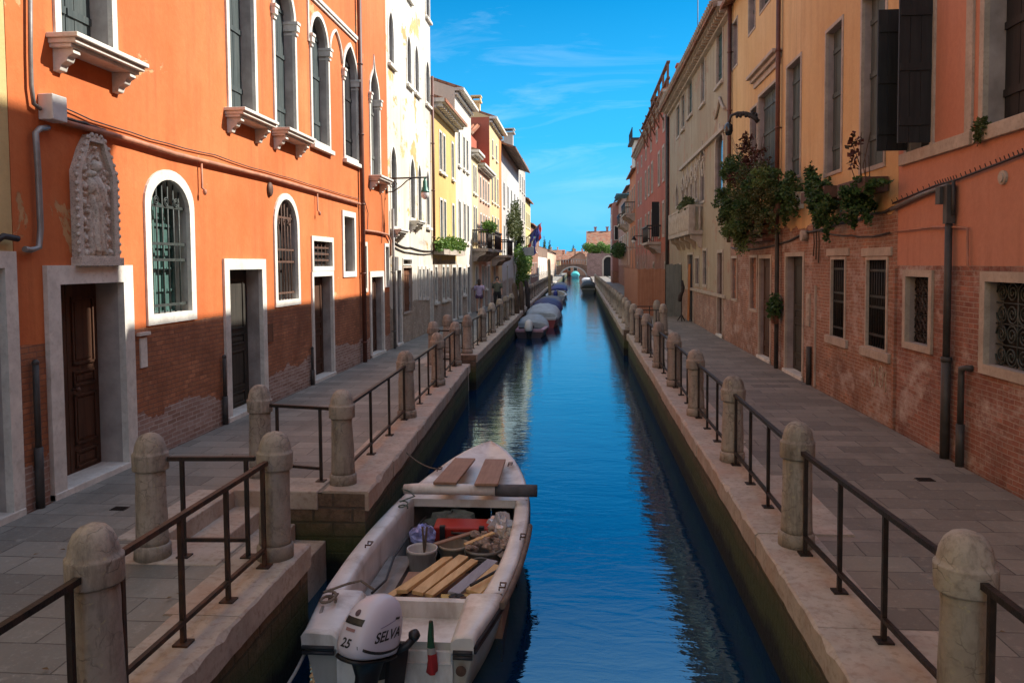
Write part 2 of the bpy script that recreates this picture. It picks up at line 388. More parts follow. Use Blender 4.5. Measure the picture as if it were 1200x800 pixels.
class House:
    def __init__(s, label, side, X, u0, u1, h, mat, depth=9, group=None, name='house', cat='house', roof=True, roofmat=None, over=.35, pitch=.35, v0=-.3):
        s.side, s.X, s.u0, s.u1, s.h, s.mat, s.depth = side, X, u0, u1, h, mat, depth
        s.root = thing(name, label, cat, (X, (u0+u1)/2, 0), group)
        s.ops = []; s.roof, s.roofmat, s.over, s.pitch, s.v0 = roof, roofmat or M_roof, over, pitch, v0
    def P(s, u, v, d=0): return (s.X+s.side*d, u, v)
    def px(s, x, y): return on_x(x, y, s.X)
    def op(s, xl, xr, yt, yb, arch=None, rise=0, v0=None, v1=None):
        ua, vt = s.px(xl, yt); vb = s.px(xl, yb)[1]; ub = s.px(xr, yt)[0]
        return Op(min(ua, ub), max(ua, ub), vb if v0 is None else v0, vt if v1 is None else v1, arch, rise)
    def fbox(s, mb, u0, u1, v0, v1, d0, d1, m=0):
        a = s.X+s.side*d0; b = s.X+s.side*d1
        mb.box(min(a, b), max(a, b), u0, u1, v0, v1, m)
    def part(s, name, mb, mat, label=None, bevel=0):
        return tag(mb.build(name, mat, s.root, bevel=bevel), label)
    def ribbon(s, mb, op_in, d_out, d_in, closed, m=0):
        o = op_in.outline(); n = len(o)
        for i in range(n if closed else n-1):
            a, b = o[i], o[(i+1) % n]
            mb.quad(s.P(*a, d_out), s.P(*b, d_out), s.P(*b, d_in), s.P(*a, d_in), m)
    def window(s, o, fr=.11, proud=.03, depth=.26, fill='glass', frmat=None, revmat=None, fillmat=None, sill=None, sillmat=None, grille=None, grmat=None,
               name='window', label=None, leaves=2, impost=False, rails=0, muntin=None, frb=None, mullion=True):
        """o = outer edge of the stone frame. Parts: window/door > pane or shutter, sill, grille, handle"""
        frmat = frmat or M_stone; revmat = revmat or M_grey
        isdoor = name in ('door', 'gateway'); frb = (0 if isdoor else fr) if frb is None else frb
        i = o.inset(fr, frb); s.ops.append(i)
        mb = MB(); oo = o.outline(); io = i.outline(); n = len(oo); closed = not isdoor and frb > 0
        for k in range(n if closed else n-1):
            a, b, c, d = oo[k], oo[(k+1) % n], io[(k+1) % n], io[k]
            mb.quad(s.P(*a, proud), s.P(*b, proud), s.P(*c, proud), s.P(*d, proud))
        s.ribbon(mb, o, proud, -.02, closed)
        s.ribbon(mb, i, proud, -.03, True)
        s.ribbon(mb, i, -.03, -depth-.03, True, 1)
        if impost:
            vs = o.v1-o.rise
            for (a, b) in ((o.u0-.03, i.u0+.03), (i.u1-.03, o.u1+.03)):
                s.fbox(mb, a, b, vs-.12, vs+.0, -.2, proud+.05); s.fbox(mb, a-.015, b+.015, vs+.0, vs+.05, -.2, proud+.07)
                s.fbox(mb, a+.02, b-.02, vs-.2, vs-.16, -.2, proud+.03)
        w = s.part(name, mb, [frmat, revmat], label)
        fm = MB(); W = i.u1-i.u0; zc = i.v0
        def sub(nm, mb_, mt, bevel=0): return mb_.build(nm, mt, w, bevel=bevel)
        if fill in ('glass', 'dark'):
            s.fbox(fm, i.u0-.02, i.u1+.02, i.v0-.02, i.v1+.02, -depth-.03, -depth-.005)
            sub('pane', fm, fillmat or (M_glass if fill == 'glass' else M_dark))
            if muntin:
                mu = MB(); nu, nv = muntin
                for k in range(nu+1):
                    u = i.u0+W*k/nu; s.fbox(mu, u-.022, u+.022, i.v0, i.v1, -depth, -depth+.035)
                for k in range(nv+1):
                    v = i.v0+(i.v1-i.v0)*k/nv; s.fbox(mu, i.u0, i.u1, v-.018, v+.018, -depth, -depth+.03)
                sub('sash', mu, M_boxwhite if fillmat is None else M_teal)
        elif fill == 'shutter':
            for L in range(leaves):
                f = MB(); a = i.u0+W*L/leaves+.006; b = i.u0+W*(L+1)/leaves-.006; nb = max(2, int((b-a)/.13))
                for k in range(nb):
                    q0 = a+(b-a)*k/nb; q1 = a+(b-a)*(k+1)/nb
                    s.fbox(f, q0+.003, q1-.003, i.v0+.01, i.v1+.02, -depth-.03, -depth+.004*(k % 2))
                s.fbox(f, a, b, i.v0, i.v1+.02, -depth-.04, -depth-.02)
                for v in (.18, .55, .86):
                    vv = i.v0+(i.v1-i.v0)*v; s.fbox(f, a+.01, b-.01, vv-.04, vv+.04, -depth, -depth+.022)
                sub('shutter', f, fillmat or M_shut)
        elif fill == 'door':
            hgt = i.v1-i.v0
            for L in range(leaves):
                f = MB(); a = i.u0+W*L/leaves+.004; b = i.u0+W*(L+1)/leaves-.004
                s.fbox(f, a, b, i.v0+.02, i.v1+.02, -depth-.05, -depth)
                for (p0, p1) in ((.05, .14), (.17, .43), (.47, .55), (.58, .93)):
                    q0 = i.v0+hgt*p0; q1 = i.v0+hgt*p1; e = (b-a)*.14
                    for (x0, x1, y0, y1) in ((a+e, b-e, q0, q0+.03), (a+e, b-e, q1-.03, q1), (a+e, a+e+.03, q0, q1), (b-e-.03, b-e, q0, q1)):
                        s.fbox(f, x0, x1, y0, y1, -depth, -depth+.022)
                    s.fbox(f, a+e+.06, b-e-.06, q0+.06, q1-.06, -depth, -depth+.012)
                sub('door_leaf', f, fillmat or M_door, .004)
            hm = MB(); hu = i.u0+W*(.5 if leaves == 2 else .12)+.07
            hm.tube([s.P(hu, i.v0+1.02, -depth), s.P(hu, i.v0+1.02, -depth+.06)], .012, 8)
            hm.ellipsoid(s.P(hu, i.v0+1.02, -depth+.07), (.03, .03, .03), 10, 6)
            sub('handle', hm, M_rust)
            th = MB(); s.fbox(th, o.u0, o.u1, -.02, .07, -depth-.05, .06); sub('threshold', th, M_stone, .01)
        if sill:
            sm = MB(); e = .12 if sill == 'bracket' else .05; t = o.v0
            if sill == 'bracket':
                s.fbox(sm, o.u0-e, o.u1+e, t-.05, t+.0, -.05, .34); s.fbox(sm, o.u0-e+.03, o.u1+e-.03, t-.10, t-.05, -.05, .30)
                s.fbox(sm, o.u0-e+.05, o.u1+e-.05, t-.14, t-.10, -.05, .24)
                for u in (o.u0-.02, o.u1-.10):
                    prof = [(-.05, t-.14), (.22, t-.14), (.23, t-.19), (.17, t-.22), (.15, t-.27), (.09, t-.30), (.07, t-.36), (-.05, t-.38)]
                    vs = [s.P(u, z, d) for d, z in prof]+[s.P(u+.12, z, d) for d, z in prof]; k = len(prof)
                    sm.add(vs, [tuple(range(k)), tuple(range(2*k-1, k-1, -1))]+[(j, (j+1) % k, k+(j+1) % k, k+j) for j in range(k)])
            else:
                s.fbox(sm, o.u0-e, o.u1+e, t-.09, t, -.05, .10)
            sub('sill', sm, sillmat or frmat, .008)
        if grille:
            g = MB(); nb, hs, dd = grille
            for k in range(1, nb):
                u = i.u0+W*k/nb; g.tube([s.P(u, i.v0, -dd), s.P(u, i.top_at(u)-.01, -dd)], .011, 6)
            for hv in hs:
                v = i.v0+(i.v1-i.v0)*hv; s.fbox(g, i.u0, i.u1, v-.018, v+.018, -dd-.012, -dd+.012)
            if i.arch:
                vs = i.v1-i.rise
                for k in range(3):
                    c = i.u0+W*(k+1)/4; rr = .07
                    g.tube([s.P(c+rr*(1-q/18*.8)*math.cos(q*.7), vs+.12+rr*(1-q/18*.8)*math.sin(q*.7), -dd+.02) for q in range(18)], .009, 5)
            sub('grille', g, grmat or M_ironL)
        return w
    def finish(s, front=True):
        mb = MB(); us = sorted(set([s.u0, s.u1]+[min(max(q, s.u0), s.u1) for o in s.ops for q in (o.u0, o.u1)]))
        vs = sorted(set([s.v0, s.h]+[min(max(q, s.v0), s.h) for o in s.ops for q in (o.v0, o.v1)]))
        for a, b in zip(us, us[1:]):
            for c, d in zip(vs, vs[1:]):
                if b-a < 1e-5 or d-c < 1e-5: continue
                um, vm = (a+b)/2, (c+d)/2
                if any(o.u0 < um < o.u1 and o.v0 < vm < o.v1 for o in s.ops): continue
                mb.quad(s.P(a, c), s.P(b, c), s.P(b, d), s.P(a, d))
        for o in s.ops:
            if o.arch:
                c = arch_curve(o.u0, o.u1, o.v1-o.rise, o.rise, o.arch)
                for a, b in zip(c, c[1:]):
                    if o.v1-min(a[1], b[1]) < 1e-4: continue
                    if o.v1-a[1] < 1e-4: mb.add([s.P(*a), s.P(*b), s.P(b[0], o.v1)], [(0, 1, 2)])
                    elif o.v1-b[1] < 1e-4: mb.add([s.P(*a), s.P(*b), s.P(a[0], o.v1)], [(0, 1, 2)])
                    else: mb.quad(s.P(*a), s.P(*b), s.P(b[0], o.v1), s.P(a[0], o.v1))
        D = -s.depth; rz = s.h+s.depth/2*s.pitch
        for u in (s.u0, s.u1):
            mb.quad(s.P(u, s.v0), s.P(u, s.v0, D), s.P(u, s.h, D), s.P(u, s.h))
            if s.roof: mb.add([s.P(u, s.h), s.P(u, s.h, D), s.P(u, rz, D/2)], [(0, 1, 2)])
        mb.quad(s.P(s.u0, s.v0, D), s.P(s.u1, s.v0, D), s.P(s.u1, s.h, D), s.P(s.u0, s.h, D))
        if not s.roof: mb.quad(s.P(s.u0, s.h), s.P(s.u1, s.h), s.P(s.u1, s.h, D), s.P(s.u0, s.h, D))
        s.part('wall', mb, s.mat)
        if s.roof:
            r = MB(); e = s.over; T = .12; ez = s.h-e*s.pitch+.02; a, b = s.u0+.01, s.u1-.01
            for (d0, d1) in ((e, D/2), (D-e, D/2)):
                q = [s.P(a, ez, d0), s.P(b, ez, d0), s.P(b, rz+.02, d1), s.P(a, rz+.02, d1)]
                r.hexa(q+[(x, y, z+T) for x, y, z in q])
            s.rroot = s.part('roof', r, s.roofmat)
    def cornice(s, v, h=.3, out=.3, dent=.35, mat=None, name='cornice'):
        mb = MB(); a, b = s.u0+.005, s.u1-.005
        s.fbox(mb, a, b, v+h*.6, v+h, -.05, out); s.fbox(mb, a, b, v, v+h*.25, -.05, out*.35)
        u = a+dent*.3
        while u < b-dent*.5:
            s.fbox(mb, u, u+dent*.45, v+h*.2, v+h*.6, -.05, out*.8); u += dent
        s.part(name, mb, mat or M_stone)
    def chimney(s, u, d, h=1.4, w=.5, mat=None):
        mb = MB(); z = s.h+min(-d, s.depth+d)*s.pitch-.2; x = s.X+s.side*d
        mb.box(x-w/2, x+w/2, u-w/2, u+w/2, z, z+h); mb.box(x-w*.7, x+w*.7, u-w*.7, u+w*.7, z+h, z+h+.12)
        mb.box(x-w*.62, x-w*.5, u-w*.6, u+w*.6, z+h+.12, z+h+.35); mb.box(x+w*.5, x+w*.62, u-w*.6, u+w*.6, z+h+.12, z+h+.35)
        mb.box(x-w*.7, x+w*.7, u-w*.7, u+w*.7, z+h+.35, z+h+.45)
        c = mb.build('chimney', mat or s.mat, s.rroot); return c
    def pipe(s, u, v0, v1, r=.05, mat=None, d=.09, name='downpipe', bands=True, du=0):
        mb = MB(); mb.tube([s.P(u, v0, d), s.P(u+du, v1, d)], r, 10)
        if bands:
            v = v0+.5
            while v < v1-.2:
                mb.tube([s.P(u+du*(v-v0)/(v1-v0), v-.02, d), s.P(u+du*(v-v0)/(v1-v0), v+.02, d)], r*1.22, 10); s.fbox(mb, u-.015, u+.015, v-.015, v+.015, -.02, d); v += 1.7
        return s.part(name, mb, mat or M_pipebrown)
    def cable(s, pts, r=.012, mat=None, name='cable', d=.03, sag=0):
        q = []
        for (a, b) in zip(pts, pts[1:]):
            for k in range(5):
                t = k/5; q.append(s.P(a[0]+(b[0]-a[0])*t, a[1]+(b[1]-a[1])*t-sag*4*t*(1-t)+random.uniform(-.006, .006), d))
        q.append(s.P(*pts[-1], d)); mb = MB(); mb.tube(q, r, 6)
        return s.part(name, mb, mat or M_cable)

def scatter(blobs, k=6, f=(.28, .5), trail=0):
    out = []
    for c, r in blobs:
        for _ in range(k):
            q = Vector((random.gauss(0, .45), random.gauss(0, .45), random.gauss(0, .45))); e = random.uniform(*f)
            p = (c[0]+q.x*r[0], c[1]+q.y*r[1], c[2]+q.z*r[2]); out.append((p, (r[0]*e*1.2, r[1]*e, r[2]*e)))
        for _ in range(trail):
            p = Vector(c)+Vector((r[0]*random.uniform(0, .6), r[1]*random.uniform(-.8, .8), -r[2]*.4))
            for s_ in range(random.randint(2, 5)):
                p = p+Vector((random.gauss(0, .02), random.gauss(0, .03), -r[2]*.28)); out.append((tuple(p), (.05, .06, .08)))
    return out
def foliage(name, blobs, n, size, mat, parent=None, label=None, cat=None, org=None, group=None, stems=None, droop=0):
    """blobs: (centre, radii). many small folded leaf faces spread through the volumes"""
    mb = MB(); tot = sum(b[1][0]*b[1][1]*b[1][2] for b in blobs)
    for c, r in blobs:
        for _ in range(max(6, int(n*r[0]*r[1]*r[2]/tot))):
            while True:
                q = Vector((random.uniform(-1, 1), random.uniform(-1, 1), random.uniform(-1, 1)))
                if .05 < q.length < 1: break
            q = q.normalized()*(q.length**.55)*random.uniform(.75, 1.15)
            p = Vector(c)+Vector((q.x*r[0], q.y*r[1], q.z*r[2]))
            d = Vector((random.gauss(0, 1), random.gauss(0, 1), random.gauss(.2-droop, .8))).normalized()
            w = d.cross(Vector((random.gauss(0, 1), random.gauss(0, 1), random.gauss(0, 1)))).normalized()
            nn = d.cross(w); L = size*random.uniform(.55, 1.35); wd = L*.38
            mb.add([p, p+d*L*.5+w*wd+nn*L*.12, p+d*L, p+d*L*.5-w*wd+nn*L*.12], [(0, 1, 2), (0, 2, 3)])
    o = mb.build(name, mat, parent, org, recalc=False)
    return tag(o, label, cat, group)
# ------------------------------------------------------------------ setting: water, quays, paving
WZ = -0.94
def water_mat():
    m, t, p = start('canal_water'); P = pos(t)
    a = noise(t, scaled(t, P, (1.0, 2.6, 1)), 1.3, 3, .5, .6)
    b = noise(t, scaled(t, P, (1.0, 2.0, 1)), 5.5, 3, .55, .4)
    c = noise(t, scaled(t, P, (.5, .9, 1)), .55, 2, .5)
    h = mth(t, 'ADD', mth(t, 'ADD', mth(t, 'MULTIPLY', a, .55), mth(t, 'MULTIPLY', b, .20)), mth(t, 'MULTIPLY', c, .8))
    k = mix(t, noise(t, P, .35, 3), (.001, .014, .048), (.001, .022, .07))
    setp(t, p, color=k, rough=.02, ior=3.3, spec=.5, normal=bump(t, h, .12, .10))
    p.inputs['Specular Tint'].default_value = (.38, .82, 1, 1)
    return m
def pave_mat(name, c1, c2, cm, bw=.78, rh=.40, mossy=None, warm=None):
    m, t, p = start(name); P = pos(t)
    b, f, s = bricknode(t, P, bw, rh, .006, c1, c2, cm, flat=True)
    n = noise(t, P, .9, 7, .65); n2 = noise(t, P, 9, 6, .65)
    k = mix(t, ramp(t, n, .36, .66), b, mix(t, .6, b, [x*.62 for x in c1]))
    k = mix(t, mth(t, 'MULTIPLY', ramp(t, n2, .55, .75), .4), k, [min(1, x*1.7) for x in c1])
    k = mix(t, mth(t, 'MULTIPLY', ramp(t, noise(t, scaled(t, P, (1.6, .7, 1)), .8, 7, .7), .50, .64), .55), k, [x*.45 for x in c1])
    k = mix(t, mth(t, 'MULTIPLY', ramp(t, noise(t, P, 38, 3, .7), .60, .72), .35), k, [min(.5, x*2.1) for x in c1])
    if warm: k = mix(t, ramp(t, noise(t, P, .5, 5), .5, .65), k, warm)
    h = mth(t, 'SUBTRACT', mth(t, 'MULTIPLY', n2, .6), mth(t, 'MULTIPLY', f, 1.2))
    setp(t, p, color=k, rough=mth(t, 'ADD', .42, mth(t, 'MULTIPLY', n2, .45)), spec=.4, normal=bump(t, h, .5, .01))
    return m
def quaywall_mat():
    m, t, p = start('quay_brick_algae'); P = pos(t)
    b, f, s = bricknode(t, P, .42, .16, .014, (.22, .15, .10), (.13, .09, .065), (.09, .075, .06))
    n = noise(t, P, 1.4, 8, .7); n2 = noise(t, P, 12, 6, .65); z = s.outputs[2]
    k = mix(t, ramp(t, n2, .42, .68), b, [.09, .065, .045])
    zz = mth(t, 'ADD', z, mth(t, 'MULTIPLY', mth(t, 'SUBTRACT', n, .5), .55))
    k = mix(t, ramp(t, zz, -.20, -.48), k, (.058, .07, .026))          # green growth of the tide zone
    k = mix(t, ramp(t, zz, -.62, -.76), k, (.012, .012, .009))
    setp(t, p, color=k, rough=.8, spec=.3, normal=bump(t, mth(t, 'SUBTRACT', n2, mth(t, 'MULTIPLY', f, .9)), .8, .03))
    return m
M_water = water_mat()
M_paveL = pave_mat('paving_grey', (.30, .285, .245), (.165, .158, .138), (.042, .038, .032), .70, .36)
M_paveR = pave_mat('paving_brown', (.315, .265, .21), (.155, .13, .105), (.036, .03, .024), .66, .33)
M_quay = quaywall_mat()

w = MB(); w.quad((-1500, -60, WZ), (1500, -60, WZ), (1500, 2500, WZ), (-1500, 2500, WZ)); tag(w.build('water', M_water), kind='structure')
w = MB(); w.quad((-1500, -60, -2.6), (1500, -60, -2.6), (1500, 2500, -2.6), (-1500, 2500, -2.6)); tag(w.build('ground', M_soil), kind='structure')

def lipL(y):
    k = [(-4, -2.32), (6.6, -2.32), (8.0, -2.24), (18.9, -2.70), (20.8, -2.76), (40, -3.02), (75, -3.36), (200, -3.75)]
    for (a, xa), (b, xb) in zip(k, k[1:]):
        if a <= y <= b: return xa+(xb-xa)*(y-a)/(b-a)
    return k[-1][1]
def lipR(y): return 1.52 if y < 27.5 else 1.45
def ystep(a, b, st):
    r = [a]
    while r[-1]+st < b: r.append(r[-1]+st)
    r.append(b); return r

def quay(side, lip, y0, y1, xin, endfaces):
    """pavement sheet, retaining wall and coping stones of one stretch of quay"""
    ys = ystep(y0, y1, 6.0); sg = -1 if side == 'left' else 1
    pm = MB(); wm = MB(); cm = MB()
    for a, b in zip(ys, ys[1:]):
        pm.quad((lip(a)-.0+sg*.10, a, 0), (lip(b)+sg*.10, b, 0), (xin, b, 0), (xin, a, 0))
        wm.quad((lip(a)+sg*.05, a, -2.2), (lip(b)+sg*.05, b, -2.2), (lip(b)+sg*.05, b, -.01), (lip(a)+sg*.05, a, -.01))
    for e in endfaces:
        wm.quad((lip(e)+sg*.05, e, -2.2), (xin, e, -2.2), (xin, e, -.01), (lip(e)+sg*.05, e, -.01))
    tag(pm.build('pavement', M_paveL if side == 'left' else M_paveR), kind='structure')
    tag(wm.build('quay', M_quay), kind='structure')
    y = y0+.0
    while y < min(y1, 110)-.05:
        L = min(random.uniform(1.2, 2.0), y1-y)
        if y1-(y+L) < .5: L = y1-y
        a, b = y+.004, y+L-.004; wd = random.choice([.52, .6, .66, .78, .86]) if side == 'right' else random.choice([.5, .56, .6])
        j = random.uniform(-.012, .012); zt = .012+random.uniform(-.004, .004)
        A, B = lip(a)+sg*j, lip(b)+sg*j
        n_ = max(3, int((b-a)/.13)) if a < 40 else 1; rows_ = []
        for i_ in range(n_+1):
            q_ = a+(b-a)*i_/n_; X0 = A+(B-A)*i_/n_; r1, r2, r3 = random.uniform(-.006, .006), random.uniform(-.003, .003), random.uniform(.010, .022)
            if random.random() < .07: r3 += random.uniform(.015, .035)
            rows_.append([(X0+sg*r1, q_, -.19), (X0+sg*r1, q_, zt-r3+r2), (X0+sg*(r1+r3), q_, zt+r2), (X0+sg*(wd-.012), q_, zt+r2), (X0+sg*wd, q_, zt-.012), (X0+sg*wd, q_, -.19)])
        cm.grid(rows_, 0, False, True); cm.add(rows_[0], [tuple(range(6))]); cm.add(rows_[-1], [tuple(range(6))])
        y += L
    ob = cm.build('coping', M_coping); tag(ob, kind='structure')

quay('left', lipL, -3, 6.55, LX+.05, [6.55])
quay('left', lipL, 8.1, 18.9, LX+.05, [8.1, 18.9])
quay('left', lipL, 20.8, 230, LX-.02, [20.8])
quay('right', lipR, -3, 27.2, RX-.05, [27.2])
quay('right', lipR, 28.9, 150, RX+.02, [28.9])
quay('right', lambda y: 1.0, 149.9, 172, RX+.02, [149.9, 172])
# water stairs in the notches, with the strip of paving behind them
for (sd, y0, y1, xi, xw) in (('left', 6.55, 8.1, -3.80, LX+.05), ('left', 18.9, 20.8, -3.75, LX+.05), ('right', 27.2, 28.9, 2.85, RX-.05)):
    sg = 1 if sd == 'left' else -1
    pm = MB(); pm.quad((xi, y0, 0.0), (xi, y1, 0), (xw, y1, 0), (xw, y0, 0)); tag(pm.build('pavement', M_paveL if sd == 'left' else M_paveR), kind='structure')
    st = MB(); x = xi-sg*.32; z = .012
    for k in range(4 if y0 < 10 or sd == 'right' else 3):
        wdt = .40 if k == 0 else .33
        st.box(min(x, x+sg*(wdt+.01)), max(x, x+sg*(wdt+.01)), y0+.003, y1-.003, -2.2, z); x += sg*wdt; z -= .175
    tag(st.build('stairs', M_coping, bevel=.012), kind='structure')
# coping across the ends of the quays (end stones under the cross railings)
for (sd, y0, y1, xa, xb) in (('left', 6.02, 6.57, -3.80, -2.93), ('left', 8.08, 8.62, -3.80, -2.80), ('left', 18.4, 18.92, -3.75, -3.22), ('left', 20.78, 21.3, -3.75, -3.3), ('right', 26.7, 27.22, 2.2, 2.85), ('right', 28.88, 29.4, 2.2, 2.85)):
    st = MB(); n = 1; st.box(xa, xb, y0, y1, -.185, .0145); tag(st.build('coping', M_coping, bevel=.012), kind='structure')
# land behind the houses
for (x0, x1, y0, y1) in ((-160, LX-.3, -20, 230), (RX+.3, 160, -20, 172), (-160, -6, 230, 420), (4.5, 160, 172, 420)):
    g = MB(); g.box(x0, x1, y0, y1, -2.3, -.012); tag(g.build('ground', M_paveL), kind='structure')

# ------------------------------------------------------------------ left houses
ST_or = stucco('stucco_orange', (.55, .146, .044), (.61, .205, .075), (.43, .095, .034), 1.64, .10,
               ((.42, .175, .085), (.34, .13, .065), (.24, .125, .085)), .55, ((.42, .30, .25), (.27, .16, .12), (.50, .43, .38)), streak=.55, peel=.64, peelc=(.60, .36, .17))
H1 = House('long orange stuccoed house with brick base and arched windows, in the left foreground', 1, LX, 7.22, 22.2, 11.5, ST_or)
# upper floor
W1 = H1.op(61, 134, 0, 41, v1=7.3)
H1.window(W1, fr=.10, depth=.24, fill='shutter', sill='bracket', fillmat=M_shut, frb=.0, label='tall window with slate shutters over the carved doorway')
W2 = H1.op(263, 298, 0, 126, v1=7.55); H1.window(W2, fr=.10, depth=.21, fill='shutter', sill='bracket', frb=0)
W3 = H1.op(317.5, 345, 0, 149, 'round', .68, v1=7.66); H1.window(W3, fr=.09, depth=.19, fill='shutter', sill='bracket', impost=True, frb=0)
W4 = H1.op(361, 383.5, 0, 166, 'round', .64, v1=7.66); H1.window(W4, fr=.09, depth=.18, fill='shutter', sill='plain', impost=True)
W5 = H1.op(399, 417.5, 0, 184, 'pointed', .8, v1=7.66); H1.window(W5, fr=.09, depth=.15, fill='shutter', fillmat=M_shutb, sill='plain', impost=True)
W6 = H1.op(430, 442.5, 0, 204, 'ogee', 1.15, v1=7.95); H1.window(W6, fr=.09, depth=.14, fill='shutter', sill='bracket', impost=True, frb=0, fillmat=M_shutgrey)
# blind arch moulding and string course linking the arched windows
mb = MB(); a0, a1 = W4.u1+.02, W5.u0-.02
c = arch_curve(a0, a1, 7.0, .62, 'pointed'); mb.tube([H1.P(u, v, .02) for u, v in c], .035, 6)
H1.fbox(mb, W3.u1+.4, 19.15, 7.86, 7.93, -.02, .07); H1.fbox(mb, W3.u1+.4, 19.15, 7.80, 7.86, -.02, .04)
H1.fbox(mb, W4.u0-.09, W4.u0-.03, 6.9, 7.8, -.02, .03)
H1.part('moulding', mb, M_stone)
# ground floor
D1 = H1.op(49.5, 151, 311, 585, v0=0); H1.window(D1, fr=.20, depth=.30, fill='door', name='door', proud=.05, label='carved double door of dark wood in a wide white stone frame')
G1 = H1.op(166, 224, 196, 377, 'round', .46, v0=1.66, v1=3.68); H1.window(G1, fr=.13, depth=.26, fill='glass', fillmat=M_teal, muntin=(4, 6), grille=(7, (.06, .40, .52, .80), .06), label='arched window with iron grille and green panes')
D2 = H1.op(260, 309, 303, 490, v0=0); H1.window(D2, fr=.17, depth=.24, fill='door', fillmat=M_doorblk, leaves=1, name='door', proud=.04)
G2 = H1.op(319, 348.5, 228, 356, 'round', .58, v0=1.66, v1=3.74); H1.window(G2, fr=.11, depth=.26, fill='dark', grille=(7, (.07, .38, .50, .82), .06), grmat=M_rust)
T3 = H1.op(364, 389.5, 276, 318); H1.window(T3, fr=.10, depth=.12, fill='dark', grille=(5, (.25, .5, .75), .06), grmat=M_rust)
D3 = H1.op(364, 389.5, 318.4, 440, v0=0); H1.window(D3, fr=.10, depth=.2, fill='door', leaves=1, name='door', proud=.035, frb=None)
G3 = H1.op(400, 415.5, 246, 325); H1.window(G3, fr=.13, depth=.2, fill='shutter', fillmat=M_shutgrey, leaves=1)
G4 = H1.op(422.5, 429.5, 283, 343); H1.window(G4, fr=.1, depth=.14, fill='shutter', fillmat=M_shutgrey, leaves=1)
D4 = H1.op(432.5, 449, 318, 418, v0=0); H1.window(D4, fr=.15, depth=.17, fill='door', leaves=1, name='door', proud=.03)
G5 = H1.op(449.8, 455.5, 285, 337); H1.window(G5, fr=.09, depth=.16, fill='shutter', fillmat=M_shutgrey, leaves=1)
H1.finish()
# carved votive relief over the main door
def relief(H):
    ul, vt = H.px(80, 172); ur = H.px(129.5, 200)[0]; v0 = 2.44; v1 = 3.86; uc = (ul+ur)/2; hw = (ur-ul)/2
    rim = lambda k: [(ul+k, v0+k), (ul+k, v1-.42), (ul+k+.13, v1-.16), (uc-.13, v1-k*.8), (uc+.13, v1-k*.8), (ur-k-.13, v1-.16), (ur-k, v1-.42), (ur-k, v0+k)]
    mb = MB(); A, B = rim(0), rim(.09); n = len(A)
    for i in range(n):
        j = (i+1) % n
        mb.quad(H.P(*A[i], .085), H.P(*A[j], .085), H.P(*B[j], .085), H.P(*B[i], .085)); mb.quad(H.P(*A[i], .085), H.P(*A[j], .085), H.P(*A[j], -.01), H.P(*A[i], -.01))
        mb.quad(H.P(*B[i], .085), H.P(*B[j], .085), H.P(*B[j], .03), H.P(*B[i], .03))
    mb.add([H.P(u, v, .03) for u, v in B], [tuple(range(n))])
    for i in range(n):                                    # dentil beads on the rim
        a, b = Vector(A[i]), Vector(A[(i+1) % n]); L = (b-a).length; q = max(1, int(L/.085))
        for k in range(q):
            c = a+(b-a)*((k+.5)/q); mb.ellipsoid(H.P(c.x, c.y, .08), (.022, .026, .026), 8, 5, jit=.15)
    H.fbox(mb, ul-.02, ur+.02, v0-.02, v0+.07, 0, .12)
    r = H.part('relief', mb, M_relief, 'weathered carved stone relief above the double door')
    from mathutils import noise as mn
    fg = MB(); NU, NV = 64, 150; H_ = v1-v0
    def bump2(u, v, cu, cv, ru, rv, hgt):
        q = ((u-cu)/ru)**2+((v-cv)/rv)**2
        return hgt*math.sqrt(1-q) if q < 1 else 0
    def hf(u, v):          # relief height: robed figure with child, cherub heads, scroll border
        h = 0
        w_ = .17-.05*min(1, max(0, (v-.1)/.75)) if v < .86 else .0
        if .14 < v < .86 and abs(u) < w_: h = max(h, .075*math.sqrt(1-(u/w_)**2)+.016*math.sin(u*75+v*14+2*math.sin(v*8)))
        for a_ in ((0, .86, .15, .13, .075), (.005, 1.08, .058, .075, .10), (-.11, .86, .05, .10, .095), (-.10, .99, .036, .042, .11), (.12, .76, .04, .15, .085), (0, 1.30, .06, .05, .04)): h = max(h, bump2(u, v, *a_))
        if abs(math.hypot(u-.005, v-1.08)-.115) < .018: h = max(h, .03)
        for k in range(5):
            for sx in (-1, 1): h = max(h, bump2(u, v, sx*(hw-.165)+.015*math.sin(k*5), .28+k*.19, .045, .055, .055), bump2(u, v, sx*(hw-.20), .20+k*.19, .05, .03, .035))
        for k in range(5): h = max(h, bump2(u, v, -.22+k*.11, .12+.015*(k % 2), .062, .055, .06))
        n_ = mn.fractal(Vector((u*16, v*16, 3.3)), .8, 2.1, 4); r_ = abs(mn.noise(Vector((u*13, v*13, 9.1))))
        if h < .02: h += .024*max(0, .5-r_*2.2)*2
        return max(0.004, h+.009*n_)
    rowsR = []
    for j in range(NV+1):
        v = .085+(H_-.20)*j/NV; lim = hw-.09
        if v > H_-.46: lim = max(.10, (hw-.09)-(v-(H_-.46))*.80)
        rowsR.append([H.P(uc+lim*(2*i/NU-1), v0+v, .028+hf(lim*(2*i/NU-1), v)*min(1, min(i, NU-i)/2)) for i in range(NU+1)])
    fg.grid(rowsR)
    o = fg.build('carving', M_relief, r); return o
relief(H1)
